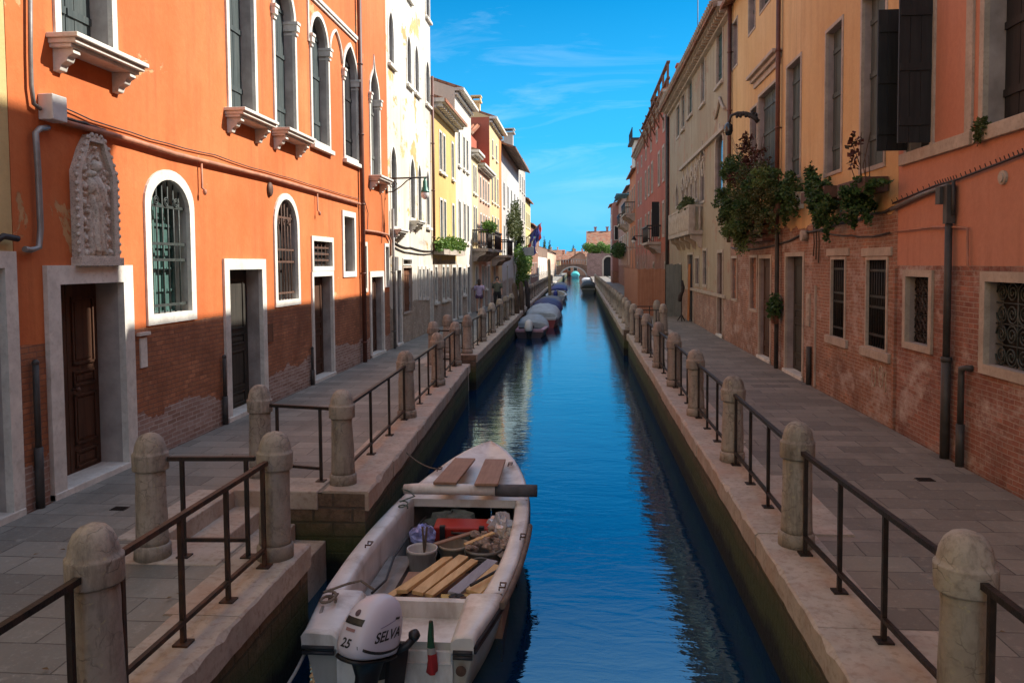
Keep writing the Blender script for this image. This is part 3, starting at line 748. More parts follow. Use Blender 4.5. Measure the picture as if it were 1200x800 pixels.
# conduits, pipes, boxes
mb = MB(); k = [H1.px(x, y) for x, y in ((64, 142), (82, 147), (120, 156.5), (155, 166.5), (200, 180.5), (310, 207.5), (419, 239))]
k[1:] = [(u, v) for u, v in k[1:]]
mb.tube([H1.P(u, v, .06) for u, v in k], .033, 8)
for (x, y) in ((232, 189), (369, 225)):
    u, v = H1.px(x, y); mb.tube([H1.P(u, v, .05), H1.P(u, v-.38, .05), H1.P(u, v-.42, .10)], .016, 6); mb.ellipsoid(H1.P(u, v-.44, .09), (.03, .03, .045))
H1.part('conduit', mb, M_conduit)
k = [H1.px(x, y) for x, y in ((70, 126), (150, 155), (250, 182), (340, 209), (419, 233))]; H1.cable(k, .008, M_pipedark, sag=.02)
k = [H1.px(x, y) for x, y in ((68, 138), (90, 143), (120, 153))]; H1.cable(k, .02, M_cable)
mb = MB(); u, v = H1.px(52, 126); H1.fbox(mb, u-.10, u+.13, v-.14, v+.12, 0, .16); H1.part('meter_box', mb, M_boxwhite, bevel=.01)
mb = MB(); k = [H1.px(29.5, -40), H1.px(30, 60), H1.px(31, 100), H1.px(34, 122), H1.px(42, 128)]; mb.tube([H1.P(a, b, .05) for a, b in k], .022, 8); H1.part('conduit', mb, M_pipegrey)
mb = MB(); k = [H1.px(50, 150), H1.px(40, 151), H1.px(35, 156), H1.px(38, 200), H1.px(41, 268), H1.px(39, 290), H1.px(30, 293), H1.px(22, 292)]; mb.tube([H1.P(a, b, .06) for a, b in k], .03, 8); H1.part('conduit', mb, M_steel)
H1.pipe(H1.px(420, 200)[0], .0, 11.3, .055, M_pipebrown)
k = [H1.px(x, y) for x, y in ((424, 270), (440, 272), (452, 275), (455.5, 282), (455.5, 300))]; mb = MB(); mb.tube([H1.P(a, b, .06) for a, b in k], .03, 8); H1.part('conduit', mb, M_conduit)
H1.cable([H1.px(425, 232), H1.px(430, 250), H1.px(429, 275)], .01); H1.cable([H1.px(446, 228), H1.px(447, 255), H1.px(446, 285)], .01)
# short drain pipes beside the doors, letter slots, disc
for (xx, yt, yb) in ((36, 425, 597), (259, 418, 491), (363, 408, 436)):
    (u, vt), (_, vb) = H1.px(xx, yt), H1.px(xx, yb)
    mb = MB(); mb.tube([H1.P(u, 0, .05), H1.P(u, vt*.42, .05)], .042, 8); mb.tube([H1.P(u, vt*.42, .05), H1.P(u, vt, .05)], .03, 8)
    mb.ellipsoid(H1.P(u, vt, .05), (.036, .036, .036), 8, 6); H1.part('drain_pipe', mb, M_pipedark)
mb = MB(); u, v = H1.px(160, 392); H1.fbox(mb, u, u+.24, v-.02, v+.02, 0, .05); H1.fbox(mb, u+.05, u+.2, v-.42, v-.05, -.01, .02); H1.part('bell_plate', mb, M_stone)
mb = MB(); u, v = H1.px(316, 390); H1.fbox(mb, u-.12, u+.12, v-.16, v+.16, -.01, .02); H1.part('meter_hatch', mb, M_shutbr)
mb = MB(); u, v = H1.px(315, 222); mb.ellipsoid(H1.P(u, v, .02), (.05, .1, .13), 12, 8); H1.part('wall_anchor', mb, M_rust)

# yellow neighbour at the very left
H0 = House('pale yellow house with tall stone door frame, cut by the left edge of the photo', 1, LX, -22, 7.21, 11.3, stucco('stucco_ochre', (.55, .40, .17), (.62, .48, .24), (.4, .28, .13), None, streak=.4))
H0.window(Op(5.9, 7.19, 0, 2.56), fr=.16, depth=.3, fill='door', fillmat=M_shutgrey, name='door', proud=.05); H0.window(Op(5.4, 6.5, 4.8, 7.2), fr=.1, fill='shutter', sill='plain'); H0.finish()
mb = MB(); k = [(6.85, 2.62), (7.0, 2.7), (7.19, 2.68)]; mb.tube([H0.P(a, b, .07) for a, b in k], .03, 8); H0.part('conduit', mb, M_cable)

# cream palace, tall, with flaking plaster
ST_cr = stucco('stucco_cream', (.64, .59, .49), (.70, .66, .57), (.40, .33, .22), 1.25, .9, ((.42, .34, .26), (.34, .24, .17), (.48, .42, .34)), streak=.45, peel=.565, peelc=(.58, .40, .17))
H2 = House('tall cream house with flaking plaster and narrow pointed windows, beyond the orange house', 1, LX, 22.21, 28.85, 15.0, ST_cr)
for (xl, xr, yt, yb, ar) in ((453.5, 461, 5, 72, 'pointed'), (475.5, 481.5, 34, 97, 'pointed'), (484.8, 490.3, 46, 107, 'pointed'), (497.8, 503.2, 65, 120, 'pointed'), (456.5, 464.5, 165, 268, 'pointed'), (479.5, 486, 180, 258, 'pointed'), (488.5, 493.5, 188, 262, 'pointed'), (498.6, 502.8, 195, 266, 'pointed'), (498, 503, -25, 18, None), (476, 481, -60, -5, None)):
    o = H2.op(xl, xr, yt, yb, ar, .55 if ar else 0); H2.window(o, fr=.10, depth=.12, fill='shutter', fillmat=M_shutgrey if ar else M_shut, leaves=1, sill='bracket' if xl in (456.5, 479.5) else 'plain', proud=.02)
H2.window(H2.op(463, 470, 312, 400, v0=0), fr=.12, depth=.3, fill='door', leaves=1, name='door', fillmat=M_shutgrey)
H2.window(H2.op(471.5, 482, 302.5, 311), fr=.04, depth=.12, fill='dark'); H2.window(H2.op(471.5, 482, 312, 369), fr=.05, depth=.08, fill='shutter', fillmat=M_shutbr, frmat=M_frameR)
for (xl, xr) in ((489.6, 492.8), (494, 497.2), (498.6, 501.8)): H2.window(H2.op(xl, xr, 312, 352), fr=.10, depth=.2, fill='shutter', leaves=1, fillmat=M_shutgrey)
H2.window(H2.op(503.2, 506.5, 314, 360, v0=0), fr=.1, depth=.25, fill='door', leaves=1, name='door', fillmat=M_doorblk)
H2.finish()
H2.cable([H2.px(462, 285), H2.px(480, 290), H2.px(506, 294)], .025, M_pipedark, sag=.05); H2.cable([H2.px(462, 290), H2.px(480, 296), H2.px(506, 297)], .02, M_pipedark, sag=.04)
H2.pipe(H2.px(457.6, 300)[0], 0, 4.0, .04, M_pipegrey)
mb = MB(); u, v = H2.px(459, 305); H2.fbox(mb, u, u+.35, v-.3, v+.1, 0, .12); H2.part('meter_box', mb, M_pipegrey)
H2.pipe(28.7, 2.9, 9.2, .05, M_pipebrown)

# row houses further along the left quay
def rows(H, us, floors, w, fillmat, sill='plain', fr=.09, arch=None, rise=0, doors=(), frmat=None):
    for v0, v1 in floors:
        for u in us: H.window(Op(u-w/2, u+w/2, v0, v1, arch, rise), fr=fr, depth=.04, fill='shutter', fillmat=fillmat, sill=sill, proud=.025, leaves=2, frmat=frmat)
    for u in doors: H.window(Op(u-.55, u+.55, 0, 2.4), fr=.12, depth=.10, fill='door', name='door', leaves=1, fillmat=M_doorblk, frmat=frmat)
def sc3(n, b, bh=1.3): return stucco(n, b, [min(.8, x*1.15) for x in b], [x*.7 for x in b], bh, .8, ((.42, .34, .27), (.33, .25, .19), (.45, .4, .34)), streak=.4)
ST_y = sc3('stucco_yellow', (.60, .42, .16), 2.6); ST_w = sc3('stucco_offwhite', (.62, .57, .48)); ST_py = sc3('stucco_straw', (.60, .50, .30)); ST_pk = sc3('stucco_rose', (.58, .38, .27))
H3 = House('yellow house with carved eaves and a white ground floor, third from the left', 1, LX, 28.86, 34.4, 8.5, ST_y, roof=True, over=.55)
rows(H3, (30.7, 31.5, 33.6), ((3.3, 5.0), (6.0, 7.6)), .62, M_shut); rows(H3, (29.4, 31.0, 32.0), ((1.0, 2.4),), .6, M_shutgrey, doors=(33.6,)); H3.finish(); H3.cornice(8.12, .35, .5, .42); H3.chimney(33, -3)
H4 = House('off-white house rising above the yellow one, with a plain white cornice', 1, LX, 34.41, 39.4, 10.05, ST_w)
rows(H4, (35.4, 36.9, 38.0), ((3.4, 5.3), (6.8, 8.4)), .66, M_shut, doors=(35.2, 38.0)); rows(H4, (36.6,), ((1.0, 2.3),), .8, M_shutgrey); H4.finish(); H4.cornice(9.75, .3, .4, 9)
H5 = House('narrow straw-coloured house with low eaves next to the off-white one', 1, LX, 39.41, 41.9, 8.1, ST_py)
rows(H5, (40.2, 41.0), ((3.6, 5.4), (6.0, 7.5)), .55, M_shut, doors=(41.0,)); H5.finish(); H5.cornice(7.8, .3, .4, .4)
H6 = House('low rose-washed house with dark eaves and a tiled dormer', 1, LX, 41.91, 47.4, 7.75, ST_pk)
rows(H6, (42.9, 44.2, 45.3, 46.6), ((3.4, 5.2), (5.9, 7.2)), .6, M_shut, doors=(43.6, 46.3)); rows(H6, (45.0,), ((1.0, 2.3),), .8, M_shutgrey); H6.finish(); H6.cornice(7.45, .3, .4, .4)
mb = MB(); ST_red = sc3('stucco_oxblood', (.40, .12, .075), -5)
mb.box(LX-2.6, LX-.75, 44.4, 47.3, 7.6, 9.7); dm = mb.build('dormer', ST_red, H6.root)
mb = MB(); q = [(LX-.55, 43.9, 9.55), (LX-.55, 47.39, 10.6), (LX-2.9, 47.39, 10.6), (LX-2.9, 43.9, 9.55)]; mb.hexa(q+[(x, y, z+.1) for x, y, z in q])
for k in range(9): mb.tube([(LX-.7-k*.25, 43.88, 9.66), (LX-.7-k*.25, 47.39, 10.71)], .075, 6)
mb.build('dormer_roof', rooftile('roof_tiles_new', (.55, .17, .06), (.4, .13, .06)), dm)
ST_cy = sc3('stucco_apricot', (.62, .47, .25))
H7 = House('tall apricot house with an orange corner strip, white cornice and oxblood side wall', 1, LX, 47.41, 54.2, 11.2, ST_cy)
rows(H7, (49.0, 51.2), ((9.0, 10.1),), .7, M_shut); rows(H7, (48.6, 50.2, 51.8), ((3.4, 5.4), (6.2, 8.0)), .7, M_shut); rows(H7, (), (), 0, None, doors=(49.5,)); H7.finish(); H7.cornice(10.85, .35, .45, 9); H7.chimney(53, -1.5, 1.6)
mb = MB(); H7.fbox(mb, 52.9, 54.19, 3.4, 10.9, 0, .02); H7.part('corner_strip', mb, sc3('stucco_tangerine', (.60, .22, .07), -5))
mb = MB(); mb.box(LX-8.9, LX-.02, 47.39, 47.408, 5, 11.15); H7.part('side_wall', mb, ST_red)
ST_gw = sc3('stucco_ash', (.50, .50, .49))
H8 = House('ash-white house under a dark roof with very wide eaves', 1, LX, 54.21, 69.5, 10.6, ST_gw, roofmat=M_roofd, over=1.0)
rows(H8, (56, 59, 62, 65, 68), ((3.4, 5.2), (6.4, 8.2)), .9, M_shut, doors=(58, 64)); H8.finish()
H9 = House('grey tower-like house with a tall chimney at the far left row', 1, LX, 69.51, 77.5, 11.6, sc3('stucco_putty', (.45, .42, .37)))
rows(H9, (71, 73.5, 76), ((3.4, 5.2), (6.4, 8.2), (9, 10.5)), .9, M_shut, doors=(72,)); H9.finish(); H9.chimney(71, -1, 2.2, .8); H9.chimney(76, -2, 1.6, .6)
H10 = House('lemon-washed house behind the two flags', 1, LX, 77.51, 85, 8.8, sc3('stucco_lemon', (.60, .50, .20)))
rows(H10, (79, 81, 83), ((3.4, 5.2), (6, 7.6)), .9, M_shutg, doors=(82,)); H10.finish()
H11 = House('small red brick house near the end of the left quay', 1, LX, 85.01, 99, 6.7, stucco('brick_red_far', (.40, .15, .08), (.42, .17, .09), (.3, .1, .06), 9, .1, streak=.3))
rows(H11, (87, 90, 93, 96), ((1.0, 2.6), (3.8, 5.2)), 1.0, M_shut, doors=()); H11.finish(); H11.chimney(90, -1.2, 1.3, .8)
H12 = House('low white house with a flat parapet at the end of the left quay', 1, LX, 99.02, 124, 3.3, ST_w, roof=False)
rows(H12, (103, 108, 113, 118), ((1.1, 2.3),), 1.0, M_shut); H12.finish()
H13 = House('terracotta-coloured low house last before the footbridge on the left', 1, LX+.1, 124.02, 166, 4.6, ST_pk)
rows(H13, (128, 134, 140, 146, 152), ((1.1, 2.5),), 1.1, M_shut); H13.finish(); H13.chimney(130, -2, 1.4, .8)
# ------------------------------------------------------------------ right houses
ST_sal = stucco('stucco_salmon', (.53, .235, .15), (.57, .275, .185), (.42, .175, .11), 2.34, .02, ((.31, .125, .085), (.21, .08, .06), (.36, .27, .22)), streak=.45, white=.85)
R1 = House('salmon-stuccoed house with black shutters over a brick base, in the right foreground', -1, RX, -22, 11.72, 12.3, ST_sal)
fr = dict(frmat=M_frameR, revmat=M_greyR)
A = Op(10.58, 11.48, 3.88, 5.85); R1.window(A, fr=.09, depth=.16, fill='glass', frb=.0, label='tall window with black shutters folded open at right angles', **fr)
B = Op(7.7, 9.42, 3.88, 5.95); wB = R1.window(B, fr=.10, depth=.20, fill='shutter', fillmat=M_shutb, frb=0, label='wide window behind closed black-green shutters', **fr)
R1.window(Op(5.2, 6.6, 3.88, 5.95), fr=.1, fill='shutter', fillmat=M_shutb, frb=0, **fr)
C = R1.op(1061, 1095, 316, 407); R1.window(C, fr=.09, depth=.15, fill='dark', proud=.035, label='small stone framed window with a lattice grille', **fr)
D = R1.op(1152, 1300, 318, 437); D.u0 = 7.75; wD = R1.window(D, fr=.11, depth=.17, fill='dark', proud=.035, label='square window with scrolled iron grille', **fr)
R1.window(Op(4.4, 5.6, 0, 2.3), fr=.14, fill='door', name='door', **fr)
R1.finish()
# shutters folded open at right angles to the wall
for u in (A.u0+.05, A.u1-.12):
    f = MB(); 
    for k in range(3): R1.fbox(f, u, u+.035-.004*(k % 2), A.v0+.03, A.v1-.04, .03+k*.135, .16+k*.135)
    for v in (.15, .5, .85):
        vv = A.v0+(A.v1-A.v0)*v; R1.fbox(f, u-.018, u, vv-.05, vv+.05, .05, .42)
    R1.part('shutter', f, M_shutb)
# scrolled grilles
def scrolls(H, o, fr, mb, r, nx, ny, d):
    i = o.inset(fr); W = i.u1-i.u0; Hh = i.v1-i.v0
    for a in range(nx):
        for b in range(ny):
            for sg in (1, -1):
                cu = i.u0+W*(a+.5+.24*sg)/nx; cv = i.v0+Hh*(b+.5)/ny; q = []
                for k in range(22):
                    th = k*.62; rr = r*(1-k/25); q.append(H.P(cu+sg*rr*math.cos(th), cv+rr*math.sin(th)*(1 if b % 2 else -1), d))
                mb.tube(q, .010, 5)
        u = i.u0+W*a/nx; mb.tube([H.P(u, i.v0, d), H.P(u, i.v1, d)], .010, 5)
    for b in range(ny+1):
        v = i.v0+Hh*b/ny; mb.tube([H.P(i.u0, v, d), H.P(i.u1, v, d)], .009, 5)
g = MB(); scrolls(R1, D, .11, g, .115, 3, 4, -.10); g.build('grille', M_ironL, wD)
g = MB(); scrolls(R1, C, .09, g, .06, 3, 7, -.10); R1.part('grille', g, M_iron)
mb = MB(); R1.fbox(mb, 9.56, 11.6, 3.72, 3.878, -.02, .055); R1.part('sill_band', mb, M_frameR, bevel=.008)
mb = MB(); R1.fbox(mb, 7.4, 9.50, 3.72, 3.878, -.02, .055); R1.part('sill_band', mb, M_frameR, bevel=.008)
mb = MB(); R1.fbox(mb, 9.58, 9.74, 3.88, 7.5, -.02, .03); R1.part('pilaster_strip', mb, M_frameR)
mb = MB(); R1.fbox(mb, 11.58, 11.70, 5.2, 7.5, -.02, .03); R1.part('pilaster_strip', mb, M_frameR)
# service pipe with switch box, conduits, cable with ties, vent disc
u, vt = R1.px(1119, 262); mb = MB(); mb.tube([R1.P(u, 0, .07), R1.P(u, 1.2, .07)], .055, 10); mb.tube([R1.P(u, 1.2, .07), R1.P(u, vt, .07)], .042, 10); mb.tube([R1.P(u, 1.18, .07), R1.P(u, 1.24, .07)], .062, 10); R1.part('service_pipe', mb, M_pipedark)
mb = MB(); R1.fbox(mb, u-.05, u+.05, vt, vt+.46, .02, .12); R1.fbox(mb, u+.05, u+.17, vt+.24, vt+.45, .02, .16); mb.tube([R1.P(u-.08, vt+.1, .06), R1.P(u-.08, vt+.5, .06)], .02, 6); R1.part('switch_box', mb, M_pipedark)
k = [R1.px(x, y) for x, y in ((1049, 245), (1085, 228), (1116, 217))]; mb = MB(); mb.tube([R1.P(a, b, .05) for a, b in k], .028, 8); R1.part('conduit', mb, M_pipegrey)
q = [R1.px(x, y) for x, y in ((1049, 238), (1100, 217), (1125, 210), (1172, 192), (1215, 175))]
mb = MB()
for a, b in zip(q, q[1:]):
    for k in range(8):
        t = k/8; uu = a[0]+(b[0]-a[0])*t; vv = a[1]+(b[1]-a[1])*t; mb.bar(R1.P(uu, vv, .03), R1.P(uu, vv+.05, .05), .008, .008)
mb.tube([R1.P(a_, b_-.004, .034) for a_, b_ in q], .013, 6); R1.part('cable', mb, M_cable, 'cable bristling with upright ties')
k = [R1.px(x, y) for x, y in ((1097, 266), (1121, 266), (1138, 267), (1138, 312), (1142, 313))]; mb = MB(); mb.tube([R1.P(a, b, .04) for a, b in k], .015, 6); R1.part('conduit', mb, M_conduit)
k = [R1.px(x, y) for x, y in ((1051, 271), (1098, 266))]; R1.cable(k, .012, M_conduit)
u, v = R1.px(1134, 430); mb = MB(); mb.tube([R1.P(u-.12, v+.0, -.02), R1.P(u-.1, v, .06), R1.P(u, v-.02, .07), R1.P(u, v-.1, .07), R1.P(u, .5, .07)], .036, 8); mb.tube([R1.P(u, .5, .07), R1.P(u, 0, .07)], .05, 8); R1.part('drain_pipe', mb, M_pipedark)
u, v = R1.px(1177, 208); mb = MB(); mb.tube([R1.P(u, v, 0), R1.P(u, v, .03)], .075, 20, sm=False); mb.tube([R1.P(u, v, .03), R1.P(u, v, .045)], .05, 20, sm=False); R1.part('vent_disc', mb, M_frameR)
# faded painted scrawl on the brick
mb = MB()
for (x, w_, h_) in ((1024, .075, .15), (1032.5, .075, .16)):
    u, v = R1.px(x, 441); mb.tube([R1.P(u+w_*math.cos(a), v+h_*math.sin(a), .0) for a in [2*PI*k/20 for k in range(21)]], .011, 5)
u, v = R1.px(1038, 446); mb.tube([R1.P(u, v-.17, 0), R1.P(u-.01, v+.16, 0), R1.P(u+.07, v+.05, 0)], .010, 5)
GRAF = mb

ST_amb = stucco('stucco_amber', (.62, .40, .175), (.67, .455, .23), (.42, .24, .11), 3.15, .75, ((.35, .165, .10), (.24, .10, .065), (.40, .31, .24)), streak=.5, white=.75)
R2 = House('amber-yellow house with bare brick ground floor and flower boxes, second on the right', -1, RX, 11.73, 24.4, 9.98, ST_amb)
def rw(xl, xr, yt, yb, **k):
    o = R2.op(xl, xr, yt, yb, v0=k.pop('v0', None), v1=k.pop('v1', None)); 
    a = dict(fr=.06, depth=.13, fill='shutter', fillmat=M_shutteal, leaves=1, proud=.02); a.update(fr); a.update(k); return R2.window(o, **a)
rw(1010, 1041, 0, 204, v1=6.6, fr=.07, label='tall window beside the salmon house, its grey shutter half open')
rw(968, 989, 37, 208); rw(922, 940, 78, 214); rw(889, 913.5, 112, 216, leaves=2, fr=.07); rw(879.5, 888, 128, 200)
rw(858.5, 865, 28, 84, fr=.06); rw(877.5, 886, -8, 44); rw(891, 913, -60, 18, leaves=2, fr=.05)
rw(974, 992, 301, 396, fr=.05, fill='dark', grille=(7, (.12, .46, .57, .88), .04), grmat=M_iron, depth=.3, revmat=M_dark)
rw(1015.5, 1041.5, 301, 408, fr=.05, fill='dark', grille=(8, (.14, .46, .58, .88), .04), grmat=M_iron, depth=.3, revmat=M_dark)
rw(920.5, 943, 296, 433, v0=0, fr=.09, name='door', fill='door', fillmat=M_doorblk, depth=.16)
rw(889.5, 904.5, 299, 420, v0=0, fr=.09, name='door', fill='door', fillmat=M_door, depth=.10, label='brown door with a grey flood board')
for (a, b, t_, bt) in ((857.5, 864.5, 300, 352), (879, 888, 299, 364)): rw(a, b, t_, bt, fr=.07, fill='shutter', fillmat=stucco('brick_infill_%d' % a, (.3, .12, .08), (.3, .12, .08), (.3, .1, .06), 9, .1), depth=.08)
R2.finish()
gm = GRAF.build('painted_scrawl', plain('chalk_paint', (.42, .36, .27), .9, .4, 20, 0), R2.root)
for (xl, xr, y) in ((970, 996, 297), (1011, 1046, 297)):    # stone lintels and sills
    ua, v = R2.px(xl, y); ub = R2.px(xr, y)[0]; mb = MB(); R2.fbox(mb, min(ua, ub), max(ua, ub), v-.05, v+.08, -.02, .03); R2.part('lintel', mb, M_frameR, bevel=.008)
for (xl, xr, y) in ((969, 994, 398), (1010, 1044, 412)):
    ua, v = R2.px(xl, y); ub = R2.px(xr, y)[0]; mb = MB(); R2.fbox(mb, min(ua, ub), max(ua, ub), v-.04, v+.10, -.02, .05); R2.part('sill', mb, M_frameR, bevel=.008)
o = R2.op(885, 915, 100, 110); mb = MB(); z = R2.px(886, 103)[1]
R2.fbox(mb, o.u0-.1, o.u1+.1, z+.22, z+.30, -.02, .22); R2.fbox(mb, o.u0-.05, o.u1+.05, z+.12, z+.22, -.02, .13); R2.fbox(mb, o.u0, o.u1, z-.02, z+.12, -.02, .05); R2.part('hood_cornice', mb, M_frameR, bevel=.01)
up = R2.px(915.5, 200)[0]; R2.pipe(up, 3.2, 10.0, .05, M_pipebrown); mb = MB(); mb.tube([R2.P(up, 3.2, .09), R2.P(up-.06, 2.9, .09), R2.P(up-.06, 0, .09)], .05, 10); R2.part('downpipe', mb, M_pipedark)
R2.pipe(R2.px(851.5, 200)[0]-.9, 3.0, 10.1, .06, M_pipebrown)
mb = MB(); uu = R2.px(957, 300)[0]; R2.fbox(mb, uu-.03, uu+.03, 0, 1.95, -.02, .03); R2.part('pilaster_strip', mb, M_frameR)
uu = R2.px(1050, 420)[0]; mb = MB(); R2.fbox(mb, uu-.0, uu+.06, 0, 2.3, -.02, .035); R2.part('pilaster_strip', mb, stucco('brick_pilaster', (.3, .12, .08), (.3, .12, .08), (.3, .1, .06), 9, .1, white=.5))
u, v = R2.px(948, 363); mb = MB(); R2.fbox(mb, u-.12, u+.12, v-.32, v+.32, -.01, .03); 
for k in range(3): R2.fbox(mb, u-.07, u+.07, v-.2+k*.17, v-.1+k*.17, .03, .045)
R2.part('intercom_plate', mb, M_frameR)
u, v = R2.px(955, 430); mb = MB(); mb.tube([R2.P(R2.px(951, 400)[0], 0, .05), R2.P(R2.px(951, 400)[0], .75, .05)], .05, 8); R2.part('drain_pipe', mb, M_pipedark)
mb = MB(); u, v = R2.px(940, 235); R2.fbox(mb, u-.14, u+.14, v-.17, v+.17, 0, .2); R2.part('meter_box', mb, M_boxwhite, 'small white box beside the flower boxes', bevel=.01)
mb = MB(); u, v = R2.px(946, 276); mb.tube([R2.P(u, v, 0), R2.P(u, v, .12)], .11, 14); R2.part('wall_lamp', mb, M_frameR)
R2.cable([R2.px(1049, 243), R2.px(1025, 250), R2.px(985, 262), R2.px(945, 272), R2.px(917, 285), R2.px(880, 292), R2.px(858, 290)], .022, M_pipedark, sag=.03)
R2.cable([R2.px(1045, 272), R2.px(1000, 276), R2.px(955, 268)], .012, M_cable, sag=.04)
for k in range(3):
    x = 955+k*3; R2.cable([R2.px(x, 262), R2.px(x+1, 285), R2.px(x, 300+k*4)], .012, M_trunk)

ST_gry = stucco('stucco_taupe', (.36, .29, .20), (.42, .35, .25), (.24, .19, .13), 1.35, .9, ((.38, .2, .14), (.28, .15, .11), (.4, .33, .27)), streak=.8, white=.6, peel=.57, peelc=(.40, .25, .17))
R3 = House('taupe palace with gothic windows, stone balcony and tiled eaves on the right', -1, RX, 24.42, 41.2, 10.15, ST_gry, over=.55)
def r3(xl, xr, yt, yb, arch=None, rise=0, **k):
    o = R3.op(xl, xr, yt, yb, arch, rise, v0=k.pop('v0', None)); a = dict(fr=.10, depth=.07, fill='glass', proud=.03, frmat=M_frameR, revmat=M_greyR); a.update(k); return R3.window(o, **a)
r3(840, 848, 36, 104, fill='shutter', fillmat=M_shutg, leaves=1, sill='plain')
r3(821.5, 827, 70, 126, fill='shutter', fillmat=M_shutgrey, sill='plain'); r3(806.5, 812, 96, 140, fill='shutter', fillmat=M_shutg, sill='plain'); r3(799, 803, 112, 155, fill='shutter', fillmat=M_shutg, sill='plain'); r3(793, 797, 125, 165, fill='shutter', fillmat=M_shutg)
for (xl, xr) in ((820.5, 826.5),): r3(xl, xr, 168, 240, 'ogee', .7, impost=True)
for (xl, xr, yt) in ((814.2, 818.2, 181), (809, 813, 187), (804, 808, 194), (799.3, 803, 200)): r3(xl, xr, yt, 238 + (814-xl)*.2, 'ogee', .8, fr=.16, impost=True)
r3(792, 795.5, 212, 245, 'ogee', .7); r3(838.5, 849, 150, 244, 'ogee', .6, fr=.12, label='dark arched window with white stone hood')
r3(841, 848, 293, 385, v0=0, name='door', fill='door', fillmat=M_door, leaves=1, frb=0); r3(824, 829, 291, 336, fill='dark', grille=(5, (.2, .5, .8), .05)); r3(806, 813, 296, 375, v0=0, name='door', fill='dark', frb=0, label='open doorway hung with an orange curtain'); r3(815, 820, 300, 335, fill='dark'); r3(796, 799, 308, 340, fill='dark'); r3(788, 791, 310, 350, v0=0, name='door', fill='door', frb=0)
R3.finish(); R3.cornice(9.80, .34, .42, .36, M_frameR)
mb = MB()
for k in range(56):
    u = 24.6+k*.296; mb.tube([R3.P(u, 10.13, .62), R3.P(u, 10.4, -.1)], .085, 6)
R3.part('eave_tiles', mb, plain('eave_tile', (.33, .24, .17), .85, .4, 4, .2))
mb = MB(); R3.fbox(mb, 25.2, 36.4, 6.5, 6.62, -.02, .12); R3.fbox(mb, 25.2, 41, 1.28, 1.38, -.02, .05); R3.part('string_course', mb, M_frameR)
# tracery above the gothic row
mb = MB()
for (xa) in (825, 817, 812, 806.5, 801.5):
    u, v = R3.px(xa, 160); mb.tube([R3.P(u+.28*math.cos(a), 5.85+.28*math.sin(a), .03) for a in [2*PI*k/16 for k in range(17)]], .04, 6)
    mb.ellipsoid(R3.P(u+.36, 6.0, .03), (.06, .12, .14), 8, 6); R3.part('tracery', mb, M_frameR); mb = MB()
mb = MB(); u, v = R3.px(845, 146); mb.tube([R3.P(u+q, v+.35+.5*(1-abs(q)/.9)**1.5, .05) for q in [-.9+.15*k for k in range(13)]], .05, 6); R3.part('hood_mould', mb, M_frameR)
def balcony(H, u0, u1, v, out, mat, label=None, iron=False, hh=.95):
    b = MB(); H.fbox(b, u0, u1, v-.14, v, -.05, out)
    n = int((u1-u0)/2.2)+2
    for k in range(n):
        u = u0+.1+(u1-u0-.35)*k/(n-1); prof = [(0, v-.14), (out*.85, v-.14), (out*.8, v-.3), (out*.4, v-.42), (out*.25, v-.62), (0, v-.66)]
        vs = [H.P(u, z, d) for d, z in prof]+[H.P(u+.16, z, d) for d, z in prof]; m = len(prof)
        b.add(vs, [tuple(range(m)), tuple(range(2*m-1, m-1, -1))]+[(j, (j+1) % m, m+(j+1) % m, m+j) for j in range(m)])
    o = H.part('balcony', b, M_frameR if iron else mat, label); r = MB(); bl = MB()
    t = .02 if iron else .06
    H.fbox(r, u0, u1, v+hh-.08, v+hh, out-.02-2*t, out)
    for e in (u0, u1-2*t): H.fbox(r, e, e+2*t, v+hh-.08, v+hh, 0, out-.02-2*t)
    if not iron:
        for e in (u0, (u0+u1)/2-.09, u1-.18): H.fbox(r, e, e+.18, v, v+hh-.08, out-.19, out-.005)
    r.build('handrail', mat, o)
    for (a, b_) in (((u0, out-.06), (u1, out-.06)), ((u0+.05, 0), (u0+.05, out-.08)), ((u1-.05, 0), (u1-.05, out-.08))):
        L = math.hypot(b_[0]-a[0], b_[1]-a[1]); st = .12 if iron else .2; q = st/2
        while q < L:
            uu = a[0]+(b_[0]-a[0])*q/L; dd = a[1]+(b_[1]-a[1])*q/L
            if iron: bl.tube([H.P(uu, v, dd), H.P(uu, v+hh-.07, dd)], .011, 5)
            else: bl.lathe([(.05, 0), (.035, .1), (.065, .3), (.04, .55), (.055, hh-.08)], H.P(uu, v, dd), 8)
            q += st
    bl.build('baluster', mat, o); return o
balcony(R3, 30.0, 36.9, 3.6, .52, M_frameR, 'white stone balcony on carved brackets')
k = MB(); (u, v) = R3.px(809, 309); cu = MB(); n = 16
rowsC = [[R3.P(u-.30+q*.6/n*.8+.0, z, .04+.035*math.sin(q*1.4)+ (2.2-z)*.02) for q in range(n+1)] for z in (0.02, .6, 1.2, 1.8, 2.35)]
cu.grid(rowsC); tag(cu.build('curtain', plain('orange_cloth', (.42, .15, .05), .9, .25, 5, .2), org=R3.P(u, 0, 0)), 'long orange curtain hanging in a doorway under the stone balcony', 'curtain')

